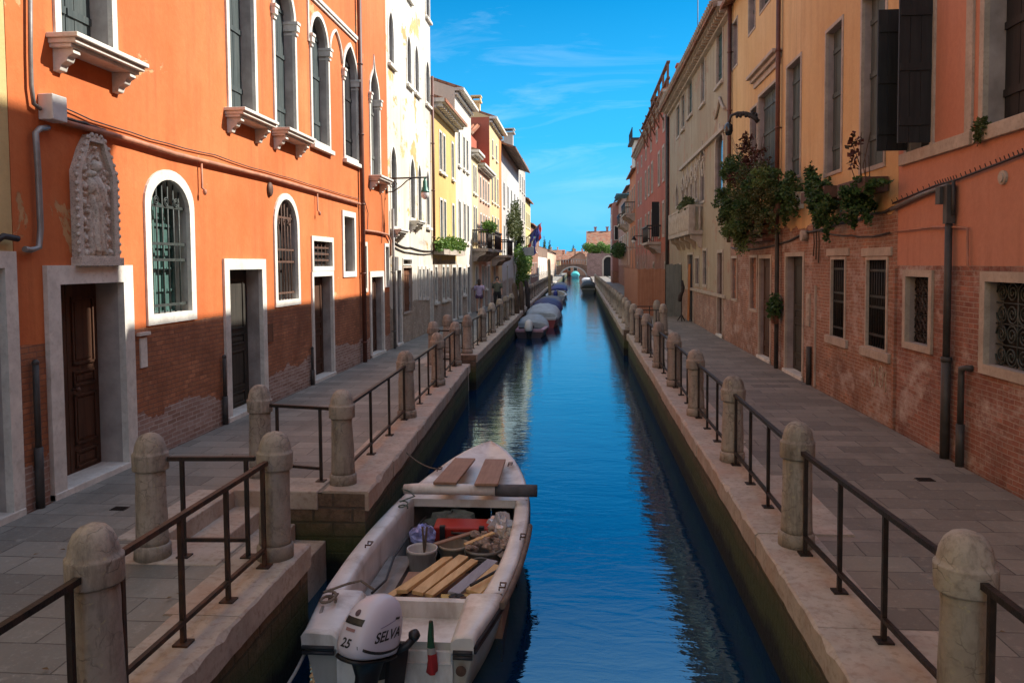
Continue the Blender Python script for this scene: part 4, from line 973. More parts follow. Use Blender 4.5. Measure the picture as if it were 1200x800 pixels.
ST_brk = stucco('brick_house_red', (.40, .12, .075), (.44, .15, .09), (.28, .085, .055), 3.0, 1.2, ((.4, .17, .11), (.3, .12, .08), (.4, .3, .24)), streak=.5)
R4 = House('tall brick-red house with wooden roof terrace on the right', -1, RX, 41.22, 66.5, 11.2, ST_brk, over=.4)
for v0, v1 in ((3.8, 5.8), (6.8, 8.8)):
    for u in (44, 46.5, 51, 53.5, 56, 60.5, 63): R4.window(Op(u-.55, u+.55, v0, v1), fr=.16, depth=.05, fill='shutter', fillmat=M_shutbr if u < 50 else M_shutg, proud=.05, **fr)
for u in (44, 48, 52, 56, 60, 64): R4.window(Op(u-.5, u+.5, 9.5, 10.4), fr=.14, depth=.05, fill='shutter', fillmat=M_shutbr, **fr)
for u in (43, 50, 58, 64): R4.window(Op(u-.55, u+.55, 0, 2.5), fr=.14, depth=.08, fill='door', name='door', leaves=1, **fr)
R4.finish(); R4.cornice(10.86, .34, .35, .5, M_frameR); R4.chimney(42.2, -.8, .9, .55)
mb = MB()                                                # altana: timber deck standing on the eaves
for u in (44, 46.5, 49, 51.5, 54):
    for d in (-.2, -2.6): R4.fbox(mb, u-.06, u+.06, 10.95, 13.2, d-.06, d+.06)
    for d in (-.2,): R4.fbox(mb, u-.05, u+.05, 10.0, 11.3, .25, .33); mb.bar(R4.P(u, 10.1, .02), R4.P(u, 11.3, .6), .08, .08)
for v in (11.4, 11.9, 12.35, 13.2): R4.fbox(mb, 43.8, 54.2, v-.05, v+.05, -.3, -.12); R4.fbox(mb, 43.8, 54.2, v-.05, v+.05, -2.7, -2.5)
R4.fbox(mb, 43.8, 54.2, 11.3, 11.38, -2.7, .5)
R4.part('roof_terrace', mb, M_shutbr)
balcony(R4, 45.5, 49.5, 3.6, .8, M_iron, 'dark iron balcony', True)
for u, v0_, v1_ in ((46.2, 3.9, 5.9),):
    mb = MB(); R4.fbox(mb, u, u+.05, v0_, v1_, .04, .46); R4.fbox(mb, u-.02, u, v0_+.3, v0_+.4, .06, .44); R4.fbox(mb, u-.02, u, v1_-.4, v1_-.3, .06, .44); R4.part('shutter', mb, M_shutb)
mb = MB(); mb.tube([R4.P(41.4, .1, .1), R4.P(41.4, 10.8, .1)], .09, 10); R4.part('downpipe', mb, M_pipedark)
R5 = House('small bright orange house with a white roof pavilion', -1, RX, 66.52, 75, 10.2, stucco('stucco_coral', (.52, .18, .08), (.56, .22, .1), (.4, .12, .06), 1.5, .5))
for v0, v1 in ((3.6, 5.6), (7, 9)):
    for u in (68, 70.5, 73): R5.window(Op(u-.5, u+.5, v0, v1), fr=.12, depth=.05, fill='shutter', fillmat=M_shutg, **fr)
R5.finish()
mb = MB(); R5.fbox(mb, 67, 71, 10.4, 12.6, -3, .05); pv = R5.part('roof_pavilion', mb, ST_w)
mb = MB(); R5.fbox(mb, 66.7, 71.3, 12.6, 12.75, -3.2, .4)
for k in range(9): R5.fbox(mb, 66.8+k*.52, 66.86+k*.52, 12.75, 13.6, .25, .31)
R5.fbox(mb, 66.8, 71.1, 13.55, 13.62, .25, .31); mb.build('railing', M_iron, pv)
R6 = House('narrow pinkish house with a sky-blue awning balcony, far right row', -1, RX, 75.02, 98, 9.6, stucco('stucco_mauve', (.42, .25, .18), (.46, .29, .22), (.3, .17, .12), 2.2, .8))
for v0, v1 in ((3.6, 5.4), (6.4, 8.2)):
    for u in (78, 82, 86, 90, 94): R6.window(Op(u-.6, u+.6, v0, v1), fr=.14, depth=.05, fill='shutter', fillmat=M_shutb, frmat=M_stone, proud=.06)
R6.finish(); balcony(R6, 77, 82, 6.2, .9, M_iron, None, True); balcony(R6, 86, 92, 3.5, .9, M_iron, None, True); R6.chimney(80, -1, 1.8, .9)
R7 = House('dark rose house closing the right row, its gable wall towards us', -1, 3.72, 98.02, 104, 9.6, stucco('stucco_plum', (.36, .17, .14), (.4, .2, .16), (.26, .12, .1), 1.5, .5))
for u in (99.5, 102.5): R7.window(Op(u-.6, u+.6, 3.6, 5.4), fr=.14, fill='shutter', fillmat=M_shutb, frmat=M_stone, proud=.06); R7.window(Op(u-.6, u+.6, 6.6, 8.4), fr=.14, fill='dark', frmat=M_stone, proud=.06)
R7.finish()

for u in (99.4, 101.6): pass
mb = MB(); mb.box(3.9, 4.5, 97.94, 98.0, 5.2, 7.0); w7 = R7.part('window', mb, M_stone); mb = MB(); mb.box(4.0, 4.4, 97.90, 97.935, 5.3, 6.9); mb.build('pane', M_dark, w7)
mb = MB(); mb.box(4.9, 5.5, 97.94, 98.0, 5.2, 7.0); w7 = R7.part('window', mb, M_stone); mb = MB(); mb.box(5.0, 5.4, 97.90, 97.935, 5.3, 6.9); mb.build('pane', M_dark, w7)
balcony(R5, 67.5, 73.5, 6.6, .9, M_iron, None, True)
mb = MB(); R6.fbox(mb, 76, 81, 8.9, 9.0, 0, 1.2); mb.quad(R6.P(76, 9.1, 0), R6.P(81, 9.1, 0), R6.P(81, 8.5, 1.3), R6.P(76, 8.5, 1.3)); R6.part('awning', mb, plain('awning_blue', (.16, .34, .42), .8, .2, 4, .1))
# ------------------------------------------------------------------ bollards and railings
def worn(m_, amp=.004, dents=3):
    ds = [(random.uniform(0, 6.28), random.uniform(.1, 1.03), random.uniform(.03, .07), random.uniform(.006, .016)) for _ in range(dents)]; ph = [random.uniform(0, 6) for _ in range(4)]
    for i, (x, y, z) in enumerate(m_.v):
        r = math.hypot(x, y); 
        if r < .02: continue
        a = math.atan2(y, x); f = amp*(math.sin(2*a+ph[0]+z*5)+.6*math.sin(3*a+ph[1]-z*11)+.5*math.sin(5*a+ph[2]+z*23))*.5
        for (da, dz, w_, dp) in ds:
            e = ((math.remainder(a-da, 2*PI)*.13)**2+(z-dz)**2)/(w_*w_)
            f -= dp*math.exp(-e)
        m_.v[i] = (x*(1+f/r), y*(1+f/r), z)
def bollard_parts(root):
    s = MB(); s.lathe([(.128-.0105*k/14, .115+.62*k/14) for k in range(15)], n=32); worn(s, .004, 5); a = s.build('shaft', M_bollard, root)
    b = MB(); b.lathe([(.146, 0), (.146, .10), (.132, .118), (.10, .118)], n=32); worn(b, .005, 2); b.build('base', M_bollard, root)
    c = MB(); c.lathe([(.11, .732), (.140, .736), (.143, .745), (.1435, .862), (.1435, .872), (.130, .876), (.127, .90), (.117, .95), (.097, .995), (.066, 1.025), (.03, 1.038), (.0, 1.04)], n=32); worn(c, .005, 4); c.build('cap', M_bollard, root)
BLV = []; BLN = [0]
def bollard(x, y, label, group, far=False, s=1.0, z=.012):
    if far:
        m = MB(); m.lathe([(.146, 0), (.146, .11), (.128, .12), (.12, .735), (.142, .745), (.142, .865), (.126, .9), (.097, .995), (.05, 1.03), (0, 1.04)], (x, y, z), 12)
        o = m.build('stone_bollard', M_bollard, org=(x, y, z)); return tag(o, label, 'bollard', group)
    BLN[0] += 1
    if len(BLV) < 6:
        r = thing('stone_bollard', label, 'bollard', (0, 0, 0), group); bollard_parts(r); r.location = (x, y, z); BLV.append(r)
    else: r = dup(BLV[BLN[0] % 6], (x, y, z), label, group)
    r.rotation_euler = (random.uniform(-.022, .022), random.uniform(-.022, .022), random.uniform(0, 6)); k = s*random.uniform(.985, 1.02); r.scale = (k, k, random.uniform(.99, 1.015)*s)
    return r
def railing(a, b, label, group, nmid=2, ends=True, mat=None, gap=.15):
    """square bars between two points (bollard centres): two rails, upright posts with foot plates"""
    a = Vector(a); b = Vector(b); d = (b-a); L = d.length; d.normalize(); mat = mat or M_iron
    r = thing('railing', label, 'railing', ((a+b)/2)[:], group)
    t = MB(); t.bar(a+d*gap+Vector((0, 0, .83)), b-d*gap+Vector((0, 0, .83)), .038, .034); t.build('top_rail', mat, r)
    us = [gap+.07, L-gap-.07] if ends else [L*.22, L*.74]
    lo = MB(); lo.bar(a+d*us[0]+Vector((0, 0, .155)), b-d*(L-us[-1])+Vector((0, 0, .155)), .03, .03); lo.build('bottom_rail', mat, r)
    if ends: us = [us[0]]+[us[0]+(us[1]-us[0])*(k+1)/(nmid+1) for k in range(nmid)]+[us[1]]
    for u in us:
        p = MB(); q = a+d*u; p.bar(q+Vector((0, 0, .02)), q+Vector((0, 0, .825)), .03, .03, up=(0, 1, 0)); p.box(q.x-.05, q.x+.05, q.y-.05, q.y+.05, .008, .026)
        p.build('post', mat, r)
    return r
GR, GL = 'bollards along the right quay', 'bollards along the left quay'
rb = [(1.93, 4.10), (1.80, 6.79), (1.80, 9.68), (1.78, 12.55), (1.78, 15.55), (1.75, 18.35), (1.73, 21.4), (1.72, 24.2), (1.72, 26.75)]
on_ = ['nearest', 'second', 'third', 'fourth', 'fifth', 'sixth', 'seventh', 'eighth', 'ninth']
for i, (x, y) in enumerate(rb): bollard(x, y, 'stone bollard on the right quay edge, %s from the camera' % on_[i], GR)
railing((1.98, 1.3, 0), (rb[0][0], rb[0][1], 0), 'iron railing running out of the photo at the bottom right corner', 'railings along the right quay', 2)
for i in range(len(rb)-1):
    railing((rb[i][0], rb[i][1], 0), (rb[i+1][0], rb[i+1][1], 0), 'iron railing on the right quay between the %s and %s bollards' % (on_[i], on_[i+1]), 'railings along the right quay', 2)
bollard(2.72, 26.75, 'stone bollard at the near side of the right stairs, set back from the edge', GR)
railing((1.72, 26.75, 0), (2.72, 26.75, 0), 'short cross railing at the near side of the right water stairs', 'railings along the right quay', 2, False)
bollard(1.70, 29.1, 'stone bollard at the far side of the right water stairs, at the edge', GR); bollard(2.70, 29.1, 'stone bollard at the far side of the right stairs, set back from the edge', GR)
railing((1.70, 29.1, 0), (2.70, 29.1, 0), 'short cross railing at the far side of the right water stairs', 'railings along the right quay', 2, False)
y = 32; k = 0
while y < 105:
    bollard(1.72, y, 'small far stone bollard in the row beyond the right water stairs', 'far bollards on the right quay', True); y += 2.9
lb = [(-2.53, 3.86), (-2.52, 6.22)]
bollard(-2.53, 3.86, 'large stone bollard at the bottom left, nearest on the left quay', GL, s=1.02); bollard(-2.52, 6.22, 'stone bollard at the corner of the near left quay by the stern of the boat', GL)
bollard(-3.54, 6.16, 'stone bollard set back beside the steps, in front of the wooden double door', GL)
bollard(-3.66, 8.66, 'stone bollard set back at the far side of the left water stairs', GL); bollard(-2.62, 8.42, 'pale grey stone bollard on the corner above the bow of the boat', GL)
railing((-2.54, 1.5, 0), (-2.53, 3.86, 0), 'iron railing running out of the photo at the bottom left corner', 'railings along the left quay', 2)
railing((-2.53, 3.86, 0), (-2.52, 6.22, 0), 'rusty iron railing between the two nearest left quay bollards', 'railings along the left quay', 2, mat=plain('iron_rusty_paint', (.04, .026, .02), .6, .5, 10, .3, .2, .5, (.15, .06, .03), .7))
railing((-2.52, 6.22, 0), (-3.54, 6.16, 0), 'short cross railing in front of the steps, near side', 'railings along the left quay', 2, False)
railing((-3.66, 8.66, 0), (-2.62, 8.42, 0), 'short cross railing behind the steps, far side', 'railings along the left quay', 2, False)
mid = [(-2.62, 8.42), (-2.75, 12.2), (-2.86, 15.5), (-3.0, 18.6)]
nm = ['corner', 'second', 'third', 'fourth']
for i, (x, y) in enumerate(mid[1:]): bollard(x, y, 'stone bollard on the middle left quay, %s after the corner one' % ('first', 'second', 'third')[i], GL)
for i in range(3): railing((*mid[i], 0), (*mid[i+1], 0), 'iron railing on the middle left quay, from the %s bollard to the %s' % (nm[i], nm[i+1]), 'railings along the left quay', 2)
bollard(-3.55, 18.7, 'stone bollard set back at the near side of the second left stairs', GL)
railing((-3.0, 18.6, 0), (-3.55, 18.7, 0), 'very short railing at the near side of the second left stairs', 'railings along the left quay', 2, False)
bollard(-3.66, 21.3, 'stone bollard set back at the far side of the second left stairs', GL); bollard(-3.08, 21.1, 'squarely lit brownish bollard on the corner beyond the second left stairs', GL)
railing((-3.66, 21.3, 0), (-3.08, 21.1, 0), 'very short railing at the far side of the second left stairs', 'railings along the left quay', 2, False)
pv = (-3.08, 21.1); y = 24.5; n = 0
fl = ['first', 'second', 'third', 'fourth', 'fifth', 'sixth']
while y < 100:
    x = lipL(y)-.30
    if n < 4:
        bollard(x, y, 'stone bollard on the far left quay, %s beyond the brownish corner one' % fl[n], GL)
    else: bollard(x, y, 'small far stone bollard in the row beside the moored boats', 'far bollards on the left quay', True)
    if n < 4: railing((pv[0], pv[1], 0), (x, y, 0), 'iron railing on the far left quay, %s section beyond the second stairs' % fl[n], 'railings along the left quay', 2)
    elif n < 12:
        railing((pv[0], pv[1], 0), (x, y, 0), 'small far iron railing on the left quay behind the moored boats', 'far railings on the left quay', 2)
    pv = (x, y); y += 3.1; n += 1

# ------------------------------------------------------------------ boats
def lerp_tab(k, y):
    for (a, va), (b, vb) in zip(k, k[1:]):
        if y <= b: 
            t = (y-a)/(b-a); t = max(0, t); return va+(vb-va)*t
    return k[-1][1]
def smooth_tab(k, y):        # catmull-like smoothing
    h = .18; return (lerp_tab(k, y-h)+2*lerp_tab(k, y)+lerp_tab(k, y+h))/4
M_gel = plain('boat_gelcoat', (.70, .68, .65), .35, .2, 3.4, .08, 0, .5, (.28, .20, .14), .75)
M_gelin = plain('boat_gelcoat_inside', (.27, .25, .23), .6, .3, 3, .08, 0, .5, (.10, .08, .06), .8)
M_hull = plain('boat_hull_side', (.45, .42, .37), .4, .18, 2.5, .05, 0, .5, (.2, .17, .1), .6)
M_rubber = plain('rubber_strake', (.03, .03, .035), .6, .3, 10, .1)
M_wood = planks('timber_pale', (.58, .36, .15), (.72, .50, .25), 24, 1); M_woodbr = planks('deck_board', (.27, .155, .10), (.36, .22, .15), 24, 1)
M_woodgrey = planks('timber_grey', (.26, .26, .30), (.34, .34, .38), 24, 1)
M_rope = plain('rope', (.20, .16, .12), .9, .4, 60, .4); M_blk = plain('black_plastic', (.018, .018, .02), .45, .3, 8, .05)
def text_mesh(txt, size, ext=0.0, bold=True):
    cu = bpy.data.curves.new('lettering', 'FONT'); cu.body = txt; cu.size = size; cu.extrude = ext; cu.align_x = 'CENTER'; cu.align_y = 'CENTER'
    if bold: cu.offset = size*.022
    ob = bpy.data.objects.new('lettering', cu); col.objects.link(ob); dg = bpy.context.evaluated_depsgraph_get(); dg.update()
    me = bpy.data.meshes.new_from_object(ob.evaluated_get(dg)); bpy.data.objects.remove(ob); bpy.data.curves.remove(cu)
    bm = bmesh.new(); bm.from_mesh(me); bmesh.ops.triangulate(bm, faces=bm.faces)
    for _ in range(2): bmesh.ops.subdivide_edges(bm, edges=[e for e in bm.edges if e.calc_length() > size*.12], cuts=1)
    vs = [v.co.copy() for v in bm.verts]; bm.verts.index_update(); fs = [[v.index for v in f.verts] for f in bm.faces]; bm.free(); bpy.data.meshes.remove(me)
    return vs, fs

HB = [(5.75, .63), (5.85, .655), (6.56, .765), (7.3, .81), (8.0, .815), (8.6, .79), (9.2, .735), (9.9, .61), (10.4, .455), (10.75, .31), (11.0, .16), (11.16, .0), (11.4, 0)]
HG = [(5.8, -.42), (7, -.41), (8.5, -.365), (9.9, -.29), (10.7, -.19), (11.16, -.12), (11.4, -.12)]
def bxc(y): return -1.49+(y-5.85)*.034
def bhw(y): return max(.012, smooth_tab(HB, y)) if y < 11.0 else max(.0, lerp_tab(HB, y)*.92)
def bgz(y): return smooth_tab(HG, y)
boat = thing('motorboat', 'open white motorboat with outboard motor, loaded with timber and buckets, moored at the left steps', 'boat', (bxc(8), 8, WZ))
ys = [5.85+.15*k for k in range(35)]+[11.0, 11.08, 11.13, 11.155]
mb = MB(); rowsH = []
for y in ys:
    h = bhw(y); g = bgz(y); c = bxc(y); t = (y-5.85)/5.3; fl = .80-.25*t**3
    keel = -1.18+.55*max(0, t-.8)**2*5
    prof = [(1, g-.055), (1.0, g-.10), (.985, g-.16), (.93+.0*t, g-.30), (fl+.06, WZ+.02), (fl-.1, WZ-.12), (.05, keel)]
    rowsH.append([(c+h*a, y, z) for a, z in prof]+[(c-h*a, y, z) for a, z in prof[::-1]])
mb.grid(rowsH, 0, True); mb.add(rowsH[0], [tuple(range(len(rowsH[0])))], 0); mb.build('hull', M_hull, boat)
# gunwale, side decks, foredeck: one moulded deck shell with a well
YA, YF = 6.62, 9.05
def inner(y):
    if y < YA: return None
    return bhw(y)-(.145+.02*max(0, 7.6-y))
dk = MB()
def deckrow(y, sg):
    h = bhw(y); g = bgz(y); c = bxc(y); i = inner(y)
    return [(c+sg*(h+.012), y, g-.065), (c+sg*(h+.016), y, g-.02), (c+sg*(h+.004), y, g+.002), (c+sg*(h-.03), y, g+.008), (c+sg*(i+.025), y, g+.002), (c+sg*i, y, g-.012), (c+sg*(i-.012), y, g-.075), (c+sg*(i-.006), y, -1.0)]
yd = ystep(YA, YF, .12)
for sg in (1, -1): dk.grid([deckrow(y, sg) for y in yd], 0, True)
fy = ystep(YF, 11.13, .1)+[11.165]
def fore(y):
    h = bhw(y); g = bgz(y); c = bxc(y); e = min(.05, h*.3)
    cam_ = lambda a: g+.004-.035*(1-abs(a))*min(1, h/.3)
    return [(c-h-.012, y, g-.065), (c-h-.016, y, g-.02), (c-h+e*.2, y, g+.012), (c-h+e, y, g+.008)]+[(c+(h-e)*a*.98, y, cam_(a)) for a in (-.9, -.6, -.3, 0, .3, .6, .9)]+[(c+h-e, y, g+.008), (c+h-e*.2, y, g+.012), (c+h+.016, y, g-.02), (c+h+.012, y, g-.065)]
dk.grid([fore(y) for y in fy], 0, True)
h = bhw(YF); g = bgz(YF); c = bxc(YF)                          # bulkhead under the foredeck edge
dk.quad((c-h+.1, YF, g), (c+h-.1, YF, g), (c+h-.1, YF, g-.09), (c-h+.1, YF, g-.09))
# stern deck with the motor well
WX0, WX1 = -1.88, -1.0; mz = -.62
def sternside(x_in, sg):
    rowsS = []
    for y in ystep(5.80, YA, .1):
        hh = bhw(max(y, 5.85)); cc = bxc(y); gg = bgz(y)
        rowsS.append([(cc+sg*(hh+.012), y, gg-.065), (cc+sg*(hh+.016), y, gg-.02), (cc+sg*(hh-.01), y, gg+.004), (cc+sg*(hh-.06), y, gg+.006), (x_in+sg*.04, y, gg-.004), (x_in, y, gg-.035), (x_in-sg*.0, y, mz)])
    dk.grid(rowsS, 0, True); r0 = rowsS[0]; dk.add(r0+[(r0[-2][0], 5.80, gg-.12), (r0[0][0], 5.80, gg-.12)], [tuple(range(len(r0)+2))])
    r1 = rowsS[-1]; cq = bxc(YA)+sg*bhw(YA)*.80; dk.add(r1[1:]+[(r1[-1][0], YA, -.93), (cq, YA, -.90)], [tuple(range(len(r1)+1))])
sternside(WX0, -1); sternside(WX1, 1)
dk.quad((WX0, 5.80, mz), (WX1, 5.80, mz), (WX1, YA, mz), (WX0, YA, mz))
dk.box(WX0-.01, WX1+.01, YA-.05, YA+.03, -1.0, -.475); dk.box(WX0-.01, WX1+.01, 5.82, 5.90, -1.0, -.535)
dk.build('deck', M_gel, boat)
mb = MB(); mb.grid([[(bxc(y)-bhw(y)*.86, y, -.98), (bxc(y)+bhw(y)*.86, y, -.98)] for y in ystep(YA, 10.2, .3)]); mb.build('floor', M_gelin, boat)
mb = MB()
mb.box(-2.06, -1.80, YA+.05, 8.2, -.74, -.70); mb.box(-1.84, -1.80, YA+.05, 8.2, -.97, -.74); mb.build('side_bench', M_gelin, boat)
mb = MB()                                                       # black rubbing strake, double line
for sg in (1, -1):
    for dz in (-.085, -.125): mb.tube([(bxc(y)+sg*(bhw(y)+.012), y, bgz(y)+dz) for y in ys[:-1]], .017, 6)
for (a, b) in ((bxc(5.8)-.66, WX0-.02), (WX1+.02, bxc(5.8)+.66)):
    for dz in (-.10, -.14): mb.tube([(a, 5.79, -.42+dz), (b, 5.79, -.42+dz)], .016, 6)
mb.build('rubbing_strake', M_rubber, boat)
mb = MB()                                                       # damaged fender rail on starboard side
mb.tube([(bxc(y)+bhw(y)+.035, y, bgz(y)-.05) for y in ystep(6.5, 8.4, .12)], .032, 8); mb.build('fender_rail', plain('worn_edge', (.16, .11, .08), .7, .4, 8, .3), boat)
for (x, y) in ((-.70, 6.72), (-.61, 7.9), (-.66, 9.2), (-2.12, 7.6), (-2.1, 6.4), (-1.85, 10.05), (-.95, 10.25)):   # cleats and eyes
    m2 = MB(); z = bgz(y)+.012; 
    m2.tube([(x-.02, y-.05, z), (x-.02, y-.05, z+.025), (x+.03, y-.05, z+.025), (x+.03, y+.05, z+.025), (x-.02, y+.05, z+.025), (x-.02, y+.05, z)], .008, 6); m2.build('cleat', M_rust, boat)
m2 = MB(); m2.tube([(-1.02, 6.66, -.51), (-1.02, 6.655, -.51)], .04, 16); m2.tube([(-.92, 5.79, -.66), (-.92, 5.78, -.66)], .04, 16)
m2.tube([(-1.02+.045*math.cos(a), 6.655, -.51+.045*math.sin(a)) for a in [2*PI*k/16 for k in range(17)]], .01, 6); m2.build('drain_fitting', M_rust, boat)
# outboard motor, tilted slightly
def motor_at(parent, loc, rz, tilt, scale=1.0, letters=True, mc=None):
    mc = mc or plain('cowling_white', (.62, .60, .68), .3, .06, 3, .02)
    Mx = Matrix.Translation(loc) @ Matrix.Rotation(rz, 4, 'Z') @ Matrix.Rotation(tilt, 4, 'X') @ Matrix.Scale(scale, 4)
    T = lambda p: tuple(Mx @ Vector(p))
    # local: +y towards the bow, z up, origin at the base centre of the cowling
    tab = [(-.02, .145, .25, .00, 2.6), (.0, .172, .285, .0, 2.8), (.06, .182, .295, .0, 3.0), (.16, .182, .285, .01, 3.0), (.26, .176, .265, .02, 2.9), (.34, .162, .235, .035, 2.7), (.40, .138, .195, .05, 2.5), (.44, .10, .145, .06, 2.3), (.462, .055, .085, .065, 2.1), (.468, .0, .0, .065, 2)]
    ring = lambda z, hx, hy, oy, e: [(hx*abs(math.cos(a))**(2/e)*(1 if math.cos(a) >= 0 else -1), oy+hy*abs(math.sin(a))**(2/e)*(1 if math.sin(a) >= 0 else -1), z) for a in [2*PI*k/36 for k in range(36)]]
    L = [ring(*t) for t in tab]; cw = MB(); cw.grid([[T(p) for p in r] for r in L], 0, True, True)
    mot = cw.build('outboard_motor', mc, parent)
    fs = []; vv = [T(p) for r in L for p in r]
    for i in range(len(L)-1):
        for j in range(36): fs.append((i*36+j, i*36+(j+1) % 36, (i+1)*36+(j+1) % 36, (i+1)*36+j))
    bvh = BVHTree.FromPolygons([Vector(v) for v in vv], fs)
    def sub(n, m, mt, bevel=0): return m.build(n, mt, mot, bevel=bevel)
    lw = MB(); ltab = [(-.02, .176, .288, .0, 2.8), (-.035, .182, .298, 0, 2.8), (-.05, .165, .275, 0, 2.7), (-.075, .10, .17, .02, 2.4), (-.2, .07, .13, .05, 2.2), (-.55, .055, .11, .06, 2.2), (-.75, .03, .1, .06, 2.2)]
    lw.grid([[T(p) for p in ring(*t)] for t in ltab], 0, True, True); sub('lower_casing', lw, M_blk)
    br = MB(); 
    for sx in (-.1, .1): br.hexa([T(p) for p in ((sx-.02, .2, -.3), (sx+.02, .2, -.3), (sx+.02, .42, -.3), (sx-.02, .42, -.3), (sx-.02, .16, -.02), (sx+.02, .16, -.02), (sx+.02, .40, .04), (sx-.02, .40, .04))])
    sub('clamp_bracket', br, M_blk)
    ti = MB(); ti.tube([T(p) for p in ((.1, .26, .0), (.16, .33, .06), (.19, .36, .12))], [.03, .032, .03], 8); ti.ellipsoid(T((.19, .36, .14)), (.045, .05, .045), 10, 6, jit=.1); sub('tiller', ti, M_blk)
    if letters:
        def wrap(vs, fs, org, du, dv, dr, mt, nm, off=.004):
            m3 = MB(); R3_ = Mx.to_3x3(); o = []
            for v in vs:
                p = Vector(org)+Vector(du)*v.x+Vector(dv)*v.y; hit = bvh.ray_cast(Mx @ p, (R3_ @ Vector(dr)).normalized())
                if hit[0] is None: q = Mx @ p
                else: q = hit[0]-(R3_ @ Vector(dr)).normalized()*off
                o.append(q)
            m3.add(o, fs); return sub(nm, m3, mt)
        ink = plain('lettering_black', (.02, .02, .022), .5, .1, 5, 0)
        v, f = text_mesh('SELVA', .115); v = [Vector((p.x*1.0+p.y*.25, p.y, 0)) for p in v]
        wrap(v, f, (.6, .02, .175), (0, 1, .12), (0, 0, 1), (-1, 0, 0), ink, 'lettering')
        v, f = text_mesh('25', .10); v = [Vector((p.x+p.y*.2, p.y, 0)) for p in v]
        wrap(v, f, (0, -.8, .10), (1, 0, 0), (0, 0, 1), (0, 1, 0), ink, 'lettering')
        def patch(u0, u1, v0, v1, n=8, slant=0): 
            vs = [Vector((u0+(u1-u0)*i/n+slant*(v0+(v1-v0)*j/n), v0+(v1-v0)*j/n, 0)) for j in range(n+1) for i in range(n+1)]
            return vs, [(j*(n+1)+i, j*(n+1)+i+1, (j+1)*(n+1)+i+1, (j+1)*(n+1)+i) for j in range(n) for i in range(n)]
        v, f = patch(-.095, .095, -.025, .028); wrap(v, f, (0, -.8, .27), (1, 0, 0), (0, 0, 1), (0, 1, 0), M_blk, 'air_vent')
        v, f = patch(-.05, .05, -.012, .012, 4); wrap(v, f, (.0, -.8, .205), (1, 0, 0), (0, 0, 1), (0, 1, 0), plain('badge_pinkish', (.3, .17, .17), .4, .1, 5, 0), 'badge')
        v, f = patch(-.27, .25, -.012, .012, 10); v = [Vector((p.x, p.y+.05*(p.x/.27)**2, 0)) for p in v]
        wrap(v, f, (.6, .0, .035), (0, 1, 0), (0, 0, 1), (-1, 0, 0), ink, 'stripe')
        v, f = patch(-.03, .03, -.006, .012, 3, .6); wrap(v, f, (.6, .12, .30), (0, 1, 0), (0, 0, 1), (-1, 0, 0), ink, 'stripe')
        v, f = patch(-.13, .05, -.004, .004, 6, 0); v = [Vector((p.x, p.y+.3*(p.x), 0)) for p in v]; wrap(v, f, (.6, .04, .275), (0, 1, 0), (0, 0, 1), (-1, 0, 0), plain('decal_violet', (.3, .28, .42), .4, .1, 5, 0), 'stripe')
        vs = [Vector((.026*math.cos(2*PI*k/20), .026*math.sin(2*PI*k/20), 0)) for k in range(20)]+[Vector((0, 0, 0))]
        wrap(vs, [(k, (k+1) % 20, 20) for k in range(20)], (0.0, -.8, .335), (1, 0, 0), (0, 0, 1), (0, 1, 0), plain('emblem', (.08, .05, .08), .4, .1, 5, 0), 'emblem')
    return mot
motor_at(boat, (-1.56, 5.52, -.40), -.50, R_(-16), .85)
# mooring ropes of the boat
def rope(pts, label, r=.012, mat=None, org=None):
    mb_ = MB(); mb_.tube(pts, r, 6); return tag(mb_.build('mooring_rope', mat or M_rope, org=org or pts[0]), label, 'rope')
def sagline(a, b, sag, n=14):
    a = Vector(a); b = Vector(b); return [tuple(a+(b-a)*k/n-Vector((0, 0, sag*4*(k/n)*(1-k/n)))) for k in range(n+1)]
rope([(-2.10+.06*math.cos(q*.6), 6.28+.09*math.sin(q*.6), -.375+.004*q) for q in range(16)]+[(-2.0, 6.5, -.31), (-1.92, 6.62, -.33), (-1.8, 6.6, -.40)], 'brown rope coiled on the stern corner of the white boat')
rope(sagline((-2.12, 6.2, -.38), (-2.27, 4.8, -.55), .25), 'pale mooring line slack between the stern and the near quay', .014, plain('rope_pale', (.35, .33, .3), .9, .2, 40, .3))
rope([(-2.02+.05*math.cos(q*.7), 8.7+.08*math.sin(q*.7), -.34+.005*q) for q in range(14)]+[(-1.93, 8.9, -.26), (-2.0, 8.95, -.22), (-2.1, 8.98, -.2)], 'thin greenish rope tied round the fender log end', .009, plain('rope_green', (.12, .16, .13), .9, .3, 40, .3))
rope(sagline((-1.86, 10.07, -.25), (-2.38, 10.3, -.05), .06), 'thin bow line from the boat to the quay edge', .008)
# things lying on and in the boat
t = thing('deck_board', 'left of two brown boards lying on the foredeck', 'board', (-1.55, 9.65, -.25), 'boards on the foredeck')
def board(name, label, cat, a, b, w, th, mat, group=None, roll=0):
    a = Vector(a); b = Vector(b); m_ = MB(); up = Vector((math.sin(roll), 0, math.cos(roll))); m_.bar(a, b, w, th, up=up)
    return tag(m_.build(name, mat, org=((a+b)/2)[:], bevel=.004), label, cat, group)
bpy.data.objects.remove(t)
board('deck_board', 'left of the two brown boards lying across the foredeck', 'board', (-1.585, 8.93, -.115), (-1.545, 10.28, -.165), .27, .03, M_woodbr, 'boards on the foredeck')
board('deck_board', 'right of the two brown boards lying across the foredeck', 'board', (-1.10, 8.90, -.115), (-1.14, 10.25, -.165), .27, .03, M_woodbr, 'boards on the foredeck')
lg = thing('fender_log', 'long rolled fender lying across the boat behind the boards, white and dark grey', 'fender', (-1.3, 9.0, -.2))
